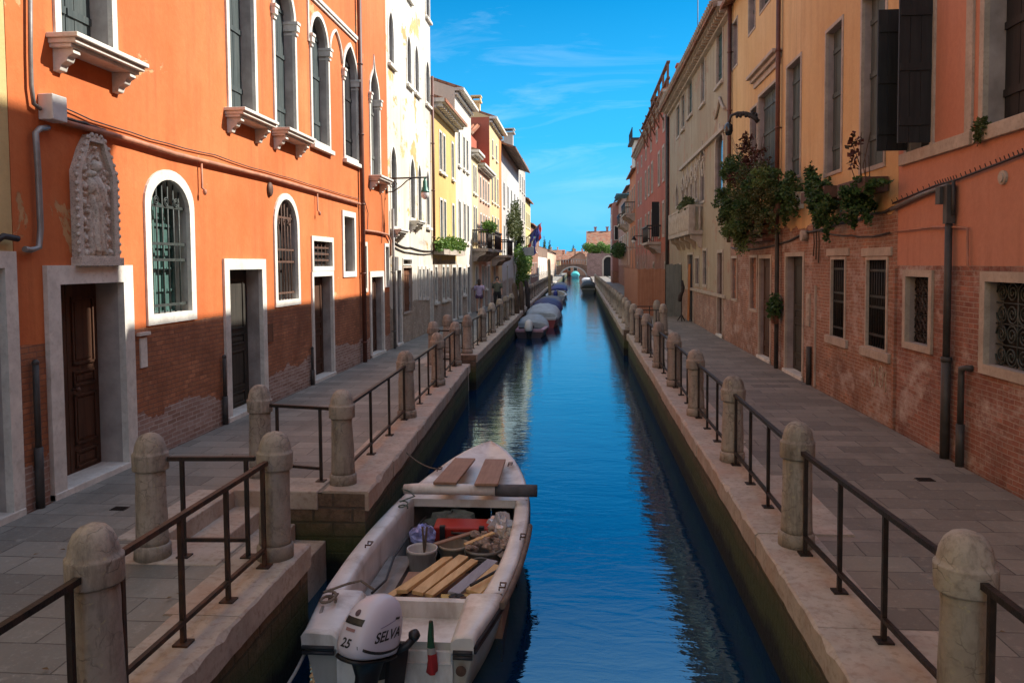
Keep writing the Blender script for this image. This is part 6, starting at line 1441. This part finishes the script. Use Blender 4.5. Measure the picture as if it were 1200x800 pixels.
# ------------------------------------------------------------------ lamps, flags, stand, hoarding
lm = thing('wall_lamp', 'green wall lamp with white glass on a scrolled bracket between orange and cream houses', 'street lamp', H1.P(22.0, 4.6, 0))
u, vt = 22.0, H1.px(456, 211)[1]; M_green = plain('lamp_green', (.02, .16, .11), .4, .2, 6, .05); M_lamp = plain('lamp_glass', (.75, .75, .72), .25, .05, 5, 0)
xt, zt = 1.10, vt
m_ = MB(); m_.tube([H1.P(u, vt, 0), H1.P(u, vt+.02, xt+.06)], .024, 8); m_.tube([H1.P(u, vt-.42, .02), H1.P(u, vt-.2, .02), H1.P(u, vt+.05, .02)], .02, 6)
m_.tube([H1.P(u, vt-.38+.0, .02), H1.P(u, vt-.36, .2), H1.P(u, vt-.22, .42), H1.P(u, vt-.06, .6), H1.P(u, vt-.01, .72)], .017, 6)
m_.tube([H1.P(u, vt-.17+.12*(1-q/22)*math.sin(q*.6), .19+.12*(1-q/22)*math.cos(q*.6)) for q in range(20)], .014, 6); m_.build('bracket', M_pipedark, lm)
m_ = MB(); m_.lathe([(.0, .02), (.03, .02), (.035, -.06), (.06, -.09), (.065, -.24), (.085, -.27), (.09, -.33), (.125, -.37), (.125, -.39), (0, -.39)], H1.P(u, vt, xt), 18); m_.build('lamp_shade', M_green, lm)
m_ = MB(); m_.ellipsoid(H1.P(u, vt-.46, xt), (.115, .115, .135), 16, 10); m_.build('globe', M_lamp, lm)
lm2 = thing('wall_lamp', 'wall lamp on a curled iron arm above the huge hanging plant', 'street lamp', P2(890, 140, 0))
u, v = R2.px(889, 138); m_ = MB(); m_.tube([R2.P(u, v-.1, 0), R2.P(u, v, .1), R2.P(u, v+.12, .3), R2.P(u, v+.13, .52), R2.P(u, v+.07, .68), R2.P(u, v-.12, .74)], [.07, .06, .045, .04, .035, .03], 8)
for q in range(7): m_.ellipsoid(R2.P(u, v+.08+.03*math.sin(q*2), .08+q*.075), (.05, .05, .06), 8, 5, jit=.25)
m_.build('bracket', M_pipedark, lm2); m_ = MB(); m_.lathe([(.04, 0), (.1, -.08), (.11, -.22), (.07, -.32), (0, -.34)], R2.P(u, v-.10, .74), 14); m_.build('lantern', M_glass, lm2)
for (H, u, v, lb_) in ((R4, 52, 3.9, 'wall lamp with white glass on the brick-red house'),):
    l3 = thing('wall_lamp', lb_, 'street lamp', H.P(u, v, 0)); m_ = MB(); m_.tube([H.P(u, v, 0), H.P(u, v+.25, .5), H.P(u, v+.25, 1.1)], .03, 8); m_.build('bracket', M_iron, l3); m_ = MB(); m_.lathe([(.03, .25), (.1, .12), (.2, 0), (.0, 0)], H.P(u, v, 1.1), 14); m_.build('lamp_shade', M_iron, l3); m_ = MB(); m_.ellipsoid(H.P(u, v-.05, 1.1), (.16, .16, .16), 12, 8); m_.build('globe', M_lamp, l3)
def flag(u, v, cols, label, H, L=2.0, dirr=.7, w=1.1):
    f = thing('flag', label, 'flag', H.P(u, v, 0), 'flags on the lemon-washed house'); m_ = MB(); m_.tube([H.P(u, v, 0), H.P(u, v+L*.75, L*dirr)], .04, 8); m_.build('staff', M_trunk, f)
    n = len(cols)
    for k, c_ in enumerate(cols):
        m_ = MB(); rows_ = []
        for q in range(5):
            t_ = .25+.72*(k+q/4)/n
            rows_.append([H.P(u+.12*math.sin(j*1.2+q), v+L*.75*t_-w*j/6*1.4, L*dirr*t_+.05*math.sin(j*1.7+k*2)) for j in range(7)])
        m_.grid(rows_, 0, True); o = m_.build('cloth', plain('flagcloth_%s' % str(c_), c_, .8, .15, 3, .1), f)
        md = o.modifiers.new('t', 'SOLIDIFY'); md.thickness = .012
    return f
flag(78.3, 4.9, [(.03, .04, .22), (.03, .04, .22)], 'dark blue flag hanging from the left-hand staff', H10, 1.9); flag(82, 5.2, [(.03, .25, .08), (.6, .6, .58), (.55, .05, .03)], 'red white and green flag hanging beside the blue one', H10, 1.9)
flag(76.8, 3.9, [(.5, .06, .05), (.6, .6, .6), (.04, .06, .3)], 'lower striped flag below the blue one', H9, 1.5)
sg = thing('wall_sign', 'white rectangular sign among the green creeper', 'sign', H9.P(66, 3.3, 0)); m_ = MB(); m_.bar(H9.P(66, 3.45, 0), H9.P(66, 3.45, .25), .05, .05); m_.build('bracket', M_iron, sg); m_ = MB(); m_.box(LX+.25, LX+1.5, 65.97, 66.03, 3.1, 3.8); m_.build('board', M_boxwhite, sg)
st = thing('folded_parasol', 'dark folded parasol on a thin pole with a three-legged foot, by the taupe palace', 'parasol', (4.06, 33.0, 0)); M_pdark = plain('parasol_cloth', (.035, .022, .018), .85, .3, 6, .2)
m_ = MB(); m_.tube([(4.06, 33, .15), (4.06, 33, 1.7)], .016, 6); m_.build('pole', M_iron, st)
m_ = MB(); m_.tube([(4.03, 33, .82), (4.0, 33, .86), (4.02, 33, 1.05), (4.07, 33, 1.15), (4.12, 33, 1.25), (4.14, 33, 1.4), (4.11, 33, 1.55), (4.10, 33, 1.68)], [.05, .09, .085, .07, .055, .06, .05, .03], 10); m_.build('canopy', M_pdark, st)
m_ = MB()
for a in range(3): m_.tube([(4.06, 33, .28), (4.06+.17*math.cos(a*2.1+.5), 33+.17*math.sin(a*2.1+.5), .02)], [.03, .02], 6)
m_.build('foot', M_iron, st)
hd = thing('hoarding', 'reddish wooden hoarding of upright boards round a building site on the right quay', 'hoarding', (2.9, 44, 0)); M_hoard = planks('hoarding_red', (.33, .13, .07), (.42, .19, .11), 9)
def hoard(root, a, b, h, mat, n, nm='panel'):
    a = Vector(a); b = Vector(b); m_ = MB(); d = (b-a)/n
    for k in range(n): m_.bar(a+d*(k+.02)+Vector((0, 0, h/2)), a+d*(k+.98)+Vector((0, 0, h/2)), .03+.008*(k % 2), h+.04*(k % 3))
    m_.build(nm, mat, root)
hoard(hd, (2.55, 36.6, .02), (3.75, 36.4, .02), 2.1, M_hoard, 10); hoard(hd, (2.55, 36.65, .02), (2.5, 47, .02), 2.1, M_hoard, 30)
m_ = MB()
for k in range(8): m_.bar((2.65+k*.16, 47, 0), (2.65+k*.16, 47, 3.4), .05, .05, up=(0, 1, 0))
m_.bar((2.6, 47, 3.3), (3.9, 47, 3.3), .06, .06); m_.build('scaffold_post', planks('scaffold_rose', (.36, .2, .14), (.45, .27, .2), 9), hd)
gb = thing('hoarding', 'grey weathered board hoarding standing right of the reddish one', 'hoarding', (4.1, 36.2, 0)); hoard(gb, (3.78, 36.3, .02), (4.42, 36.0, .02), 2.3, M_shutgrey, 7)
for (x, y, s_, lb_) in ((1084, 562, .09, 'small dark drain grate in the right pavement near the wall'), (140, 596, .075, 'small dark drain slot in the left pavement before the double door')):
    p_ = on_z(x, y, 0); m_ = MB(); m_.box(p_.x-s_, p_.x+s_, p_.y-s_*.7, p_.y+s_*.7, -.01, .006)
    for k in range(5): m_.box(p_.x-s_*.85, p_.x+s_*.85, p_.y-s_*.55+k*s_*.26, p_.y-s_*.45+k*s_*.26, .006, .012)
    tag(m_.build('drain_grate', M_iron, org=p_), lb_, 'drain')
lv = MB(); rq = random.Random(31)
for k in range(90):
    sd_ = rq.random() < .5; y = 4+22*rq.random()**1.6
    x = (lipL(y)-.55-rq.random()*2.2) if sd_ else (2.1+rq.random()*2.2)
    if sd_ and 6.4 < y < 8.8: continue
    a = rq.uniform(0, 6.28); r_ = rq.uniform(.012, .03); z_ = .022
    lv.add([(x+r_*math.cos(a), y+r_*math.sin(a), z_), (x-.5*r_*math.sin(a), y+.5*r_*math.cos(a), z_+.006), (x-r_*math.cos(a), y-r_*math.sin(a), z_), (x+.5*r_*math.sin(a), y-.5*r_*math.cos(a), z_+.004)], [(0, 1, 2, 3)])
tag(lv.build('fallen_leaves', leafmat('leaves_dry', (.14, .08, .04), (.24, .17, .09), (.32, .28, .2)), recalc=False), 'dry leaves and scraps strewn over both pavements', 'leaves', None, 'stuff')
# antennas
m_ = MB(); m_.tube([R3.P(38.5, 10.8, -1), R3.P(38.5, 15.5, -1)], .02, 6); tag(m_.build('antenna', M_iron, org=R3.P(38.5, 11, -1)), 'thin whip antenna on the taupe palace roof', 'antenna')
an = MB(); an.tube([R3.P(30.5, 10.8, -1.5), R3.P(30.5, 13.4, -1.5)], .02, 6); an.tube([R3.P(29.6, 13.1, -1.5), R3.P(31.2, 13.1, -1.5)], .015, 5)
for k in range(5): an.tube([R3.P(29.7+k*.33, 13.1, -1.75), R3.P(29.7+k*.33, 13.1, -1.25)], .01, 5)
tag(an.build('antenna', M_iron, org=R3.P(30.5, 11, -1.5)), 'television antenna with cross rods above the tiled eaves', 'antenna')

# ------------------------------------------------------------------ bridge and far town
br = thing('footbridge', 'low arched brick footbridge closing the canal in the distance', 'bridge', (-1, 172, WZ)); M_brk = stucco('bridge_brick', (.3, .2, .14), (.34, .24, .17), (.2, .13, .1), 9, .1, ((.30, .17, .11), (.24, .13, .09), (.34, .28, .22)))
m_ = MB(); xa, xb, bx0, bx1 = -5.2, 1.6, -9, 6.0; n = 18; ya, yb = 171, 175
ar = [(-1.9+2.9*math.cos(PI*(1-k/n)), WZ+2.55*math.sin(PI*k/n)) for k in range(n+1)]
topz = lambda x: 2.35-.035*(x+1.9)**2 if abs(x+1.9) < 6 else 1.1
for y in (ya, yb):
    for (a, b) in zip(ar, ar[1:]): m_.quad((a[0], y, a[1]), (b[0], y, b[1]), (b[0], y, topz(b[0])), (a[0], y, topz(a[0])))
    m_.quad((bx0, y, -2), (ar[0][0], y, -2), (ar[0][0], y, topz(ar[0][0])), (bx0, y, topz(bx0))); m_.quad((ar[-1][0], y, -2), (bx1, y, -2), (bx1, y, topz(bx1)), (ar[-1][0], y, topz(ar[-1][0])))
for (a, b) in zip(ar, ar[1:]): m_.quad((a[0], ya, a[1]), (b[0], ya, b[1]), (b[0], yb, b[1]), (a[0], yb, a[1]))
xs = [bx0]+[p[0] for p in ar]+[bx1]
for a, b in zip(xs, xs[1:]): m_.quad((a, ya, topz(a)), (b, ya, topz(b)), (b, yb, topz(b)), (a, yb, topz(a)))
for x in (ar[0][0], ar[-1][0]): m_.quad((x, ya, -2), (x, yb, -2), (x, yb, WZ), (x, ya, WZ))
m_.build('arch', M_brk, br)
m_ = MB(); m_.grid([[(a[0], ya-.04, a[1]), (-1.9+(a[0]+1.9)*1.1, ya-.04, WZ+(a[1]-WZ)*1.1)] for a in ar]); m_.build('arch_ring', M_stone, br)
m_ = MB()
for y in (ya+.1, yb-.1):
    m_.tube([(x, y, topz(x)+1.0) for x in xs], .05, 6); 
    for k in range(26): x = bx0+.4+k*.57; m_.tube([(x, y, topz(x)), (x, y, topz(x)+1.0)], .03, 5)
m_.build('railing', M_steel, br)
def block(name, label, cat, x0, x1, y0, y1, z0, h, mat, rfm, group=None, ridge='x', rh=1.6, wins=True, chim=0, wm=None):
    t = thing(name, label, cat, ((x0+x1)/2, (y0+y1)/2, z0), group); m_ = MB(); m_.box(x0, x1, y0, y1, z0, z0+h); 
    xm, ym = (x0+x1)/2, (y0+y1)/2; e = .4
    if ridge == 'x': m_.add([(x0, y0, z0+h), (x0, y1, z0+h), (x0, ym, z0+h+rh)], [(0, 1, 2)]); m_.add([(x1, y0, z0+h), (x1, y1, z0+h), (x1, ym, z0+h+rh)], [(0, 1, 2)])
    else: m_.add([(x0, y0, z0+h), (x1, y0, z0+h), (xm, y0, z0+h+rh)], [(0, 1, 2)]); m_.add([(x0, y1, z0+h), (x1, y1, z0+h), (xm, y1, z0+h+rh)], [(0, 1, 2)])
    m_.build('wall', mat, t); r = MB()
    if ridge == 'x':
        for ys_, sgn in ((y0-e, -1), (y1+e, 1)):
            q = [(x0-e, ys_, z0+h-.1), (x1+e, ys_, z0+h-.1), (x1+e, ym, z0+h+rh), (x0-e, ym, z0+h+rh)]; r.hexa(q+[(a, b, c+.15) for a, b, c in q])
    else:
        for xs_ in (x0-e, x1+e):
            q = [(xs_, y0-e, z0+h-.1), (xs_, y1+e, z0+h-.1), (xm, y1+e, z0+h+rh), (xm, y0-e, z0+h+rh)]; r.hexa(q+[(a, b, c+.15) for a, b, c in q])
    ro = r.build('roof', rfm, t)
    for k in range(chim):
        c_ = MB(); cx_ = x0+(x1-x0)*(k+.6)/(chim+.6); c_.box(cx_-.22, cx_+.22, ym-.4, ym+.1, z0+h+rh*.4, z0+h+rh+.8); c_.box(cx_-.34, cx_+.34, ym-.52, ym+.22, z0+h+rh+.8, z0+h+rh+1.0); c_.build('chimney', wm or mat, ro)
    if wins:
        n = max(1, int((x1-x0)/2.4)); f = 0
        zz = z0+1.4
        while zz+1.5 < z0+h:
            for k in range(n):
                xx = x0+(x1-x0)*(k+.5)/n; wv = MB(); wv.box(xx-.6, xx+.6, y0-.06, y0+.02, zz-.1, zz+1.6); wo = wv.build('window', M_stone, t); pn = MB(); pn.box(xx-.45, xx+.45, y0-.09, y0-.055, zz, zz+1.5); pn.build('pane', M_shut, wo)
            zz += 3.0
    return t
# the brick house with the archway and roof garden where the right quay ends
AR = thing('brick_house', 'purplish brick house with a dark archway and roof garden ending the right quay', 'house', (4, 150, 0)); m_ = MB(); ST_pb = stucco('brick_purple', (.3, .18, .15), (.34, .2, .17), (.2, .12, .1), 9, .1, ((.30, .17, .14), (.24, .13, .11), (.36, .28, .25)))
xa0, xa1 = on_y(707.5, 320, 150)[0], on_y(718.5, 320, 150)[0]; hz = on_y(712, 301, 150)[1]; xl_ = 1.0; zt = on_y(700, 297, 150)[1]
for (a, b, c, d) in ((xl_, xa0, -1.2, zt), (xa1, 6.6, -1.2, zt), (xa0, xa1, hz, zt)): m_.quad((a, 150, c), (b, 150, c), (b, 150, d), (a, 150, d))
m_.quad((xl_, 150, -1.2), (xl_, 156, -1.2), (xl_, 156, zt), (xl_, 150, zt)); m_.quad((xl_, 150, zt), (6.6, 150, zt), (6.6, 156, zt), (xl_, 156, zt)); m_.quad((6.6, 150, -1.2), (6.6, 156, -1.2), (6.6, 156, zt), (6.6, 150, zt)); m_.quad((xl_, 156, -1.2), (6.6, 156, -1.2), (6.6, 156, zt), (xl_, 156, zt))
m_.build('wall', ST_pb, AR)
m_ = MB(); m_.box(xa0-.1, xa1+.1, 150.5, 150.6, -.2, hz+.1); m_.build('archway', M_dark, AR)
m_ = MB(); n = 14; rr_ = (xa1-xa0)/2; ra = [((xa0+xa1)/2+rr_*math.cos(PI*k/n), hz-rr_+rr_*math.sin(PI*k/n)) for k in range(n+1)]
m_.grid([[(a, 149.95, z), ((xa0+xa1)/2+(a-(xa0+xa1)/2)*1.35, 149.95, hz-rr_+(z-hz+rr_)*1.35)] for a, z in [(xa1, 0)]+ra+[(xa0, 0)]]); m_.build('arch_ring', M_frameR, AR)
foliage('roof_garden', [((xl_-.2+k*.55, 151+rr.uniform(0, 3), zt+.9+rr.uniform(-.35, .6)), (.75, 1.2, .8)) for k in range(9)], 4500, .24, M_leafs[1], None, 'bright green roof garden on the purplish brick house', 'plant', (3.5, 151, zt))
block('house', 'brown house with a terracotta roof behind the roof garden', 'house', 1.3, 7.5, 156.2, 168, -.9, 6.7, ST_pb, M_roof, None, 'x', 3.0, True, 2)
fc = MB(); 
rt = random.Random(21); cols_ = [('far_terracotta', (.45, .2, .12)), ('far_cream', (.55, .45, .32)), ('far_rose', (.5, .3, .22)), ('far_grey', (.36, .32, .28)), ('far_ochre', (.5, .34, .16))]
fm_ = [stucco(n_, c_, [min(.8, q*1.2) for q in c_], [q*.7 for q in c_], None) for n_, c_ in cols_]
nm_ = ['terracotta-coloured', 'cream', 'rose', 'grey', 'ochre']
spots = [(-30, 205, 6.2, 0), (-24, 214, 5.6, 2), (-18.5, 205, 5.2, 1), (-13, 212, 5.6, 3), (-8.2, 204, 4.6, 4), (-4.6, 216, 4.6, 0), (-.6, 212, 5.0, 2), (3.6, 206, 5.4, 1), (-22, 235, 8.2, 3), (-15, 240, 8.4, 0), (-8, 238, 7.2, 1), (-2, 242, 6.8, 4), (4, 236, 7.2, 3)]
wd_ = ['leftmost', 'second from the left', 'third from the left', 'fourth from the left', 'fifth from the left', 'sixth from the left', 'second from the right', 'rightmost']
for i, (x, y, h, c_) in enumerate(spots):
    lab = 'low %s house in the front row beyond the bridge, %s' % (nm_[c_], wd_[i]) if i < 8 else '%s house in the back row of the town beyond the bridge, %s' % (nm_[c_], ['leftmost', 'second from the left', 'in the middle', 'second from the right', 'rightmost'][i-8])
    block('house', lab, 'house', x-2.4, x+2.6, y, y+8, -.9, h-(.4 if i < 8 else 1.5), fm_[c_], M_roof, 'houses of the far town', 'x' if i % 3 else 'y', 1.7, True, 1 if i % 2 else 2)
def cypress(x, y, h, lb_):
    t = thing('cypress_tree', lb_, 'tree', (x, y, 0), 'cypresses above the far roofs'); m_ = MB(); m_.tube([(x, y, -.5), (x, y, h*.9)], [.2, .05], 8); m_.build('trunk', M_trunk, t)
    foliage('crown', [((x, y, h*(.35+.6*k/7)), (1.0*(1-k/9), 1.0*(1-k/9), h*.09)) for k in range(8)], 1400, .35, M_leafs[0], t)
cypress(-12.3, 262, 11.2, 'taller of the two dark cypresses above the far roofs'); cypress(-10.6, 263, 10.2, 'shorter of the two dark cypresses above the far roofs')
cypress(-2.9, 268, 8.6, 'lone dark cypress right of the pair above the far roofs')

# ------------------------------------------------------------------ sun, sky
SUN = Vector((1, .285, .87)).normalized()
el = math.asin(SUN.z); rot = math.atan2(SUN.x, SUN.y)
sd = bpy.data.lights.new('sun', 'SUN'); sd.energy = 4.2; sd.angle = R_(.53); sd.color = (1, .94, .84)
so = bpy.data.objects.new('sun', sd); so.rotation_euler = SUN.to_track_quat('Z', 'Y').to_euler(); so.location = (20, 4, 30); col.objects.link(so)
wd = bpy.data.worlds.new('World'); sc.world = wd; wd.use_nodes = True; t = wd.node_tree; t.nodes.clear()
sky = nd(t, 'ShaderNodeTexSky', sky_type='NISHITA', sun_disc=False, sun_elevation=el, sun_rotation=rot, air_density=1.0, dust_density=.3, ozone_density=2.5)
tc = t.nodes.new('ShaderNodeTexCoord').outputs['Generated']
xyz = nd(t, 'ShaderNodeSeparateXYZ', {'Vector': tc}); yc = ramp(t, xyz.outputs[1], -.1, .55)
zc = nd(t, 'ShaderNodeSeparateXYZ', {'Vector': tc}).outputs[2]
hs1 = nd(t, 'ShaderNodeHueSaturation', {'Saturation': 1.95, 'Value': .56, 'Hue': .494, 'Color': sky.outputs[0]}).outputs[0]
hs2 = nd(t, 'ShaderNodeHueSaturation', {'Saturation': .6, 'Value': 1.0, 'Color': sky.outputs[0]}).outputs[0]
hs3 = mix(t, mth(t, 'MULTIPLY', mth(t, 'SUBTRACT', 1, ramp(t, zc, .35, .65)), yc), hs2, hs1)
hs4 = mix(t, mth(t, 'MULTIPLY', mth(t, 'SUBTRACT', 1, ramp(t, zc, .02, .34)), yc), hs3, (.30, 2.15, 4.1))
cl = noise(t, scaled(t, tc, (2.0, 2.0, 11.0)), 2.1, 7, .62, .7); cl2 = noise(t, scaled(t, tc, (1, 1, 3)), 1.6, 3)
ck = mth(t, 'MULTIPLY', ramp(t, cl, .54, .82), ramp(t, cl2, .45, .65))
skc = mix(t, mth(t, 'MULTIPLY', ck, .20), hs4, (4.2, 5.0, 5.9))
bg = nd(t, 'ShaderNodeBackground', {'Color': skc, 'Strength': .15}); ow = t.nodes.new('ShaderNodeOutputWorld'); t.links.new(bg.outputs[0], ow.inputs[0])
vs_ = sc.view_settings; sc.display_settings.display_device = 'sRGB'; vs_.view_transform = 'Standard'; vs_.look = 'None'; vs_.exposure = 1.0; vs_.gamma = 1.0; vs_.use_curve_mapping = False
sc.cycles.max_bounces = 8; sc.cycles.diffuse_bounces = 4; sc.cycles.glossy_bounces = 4
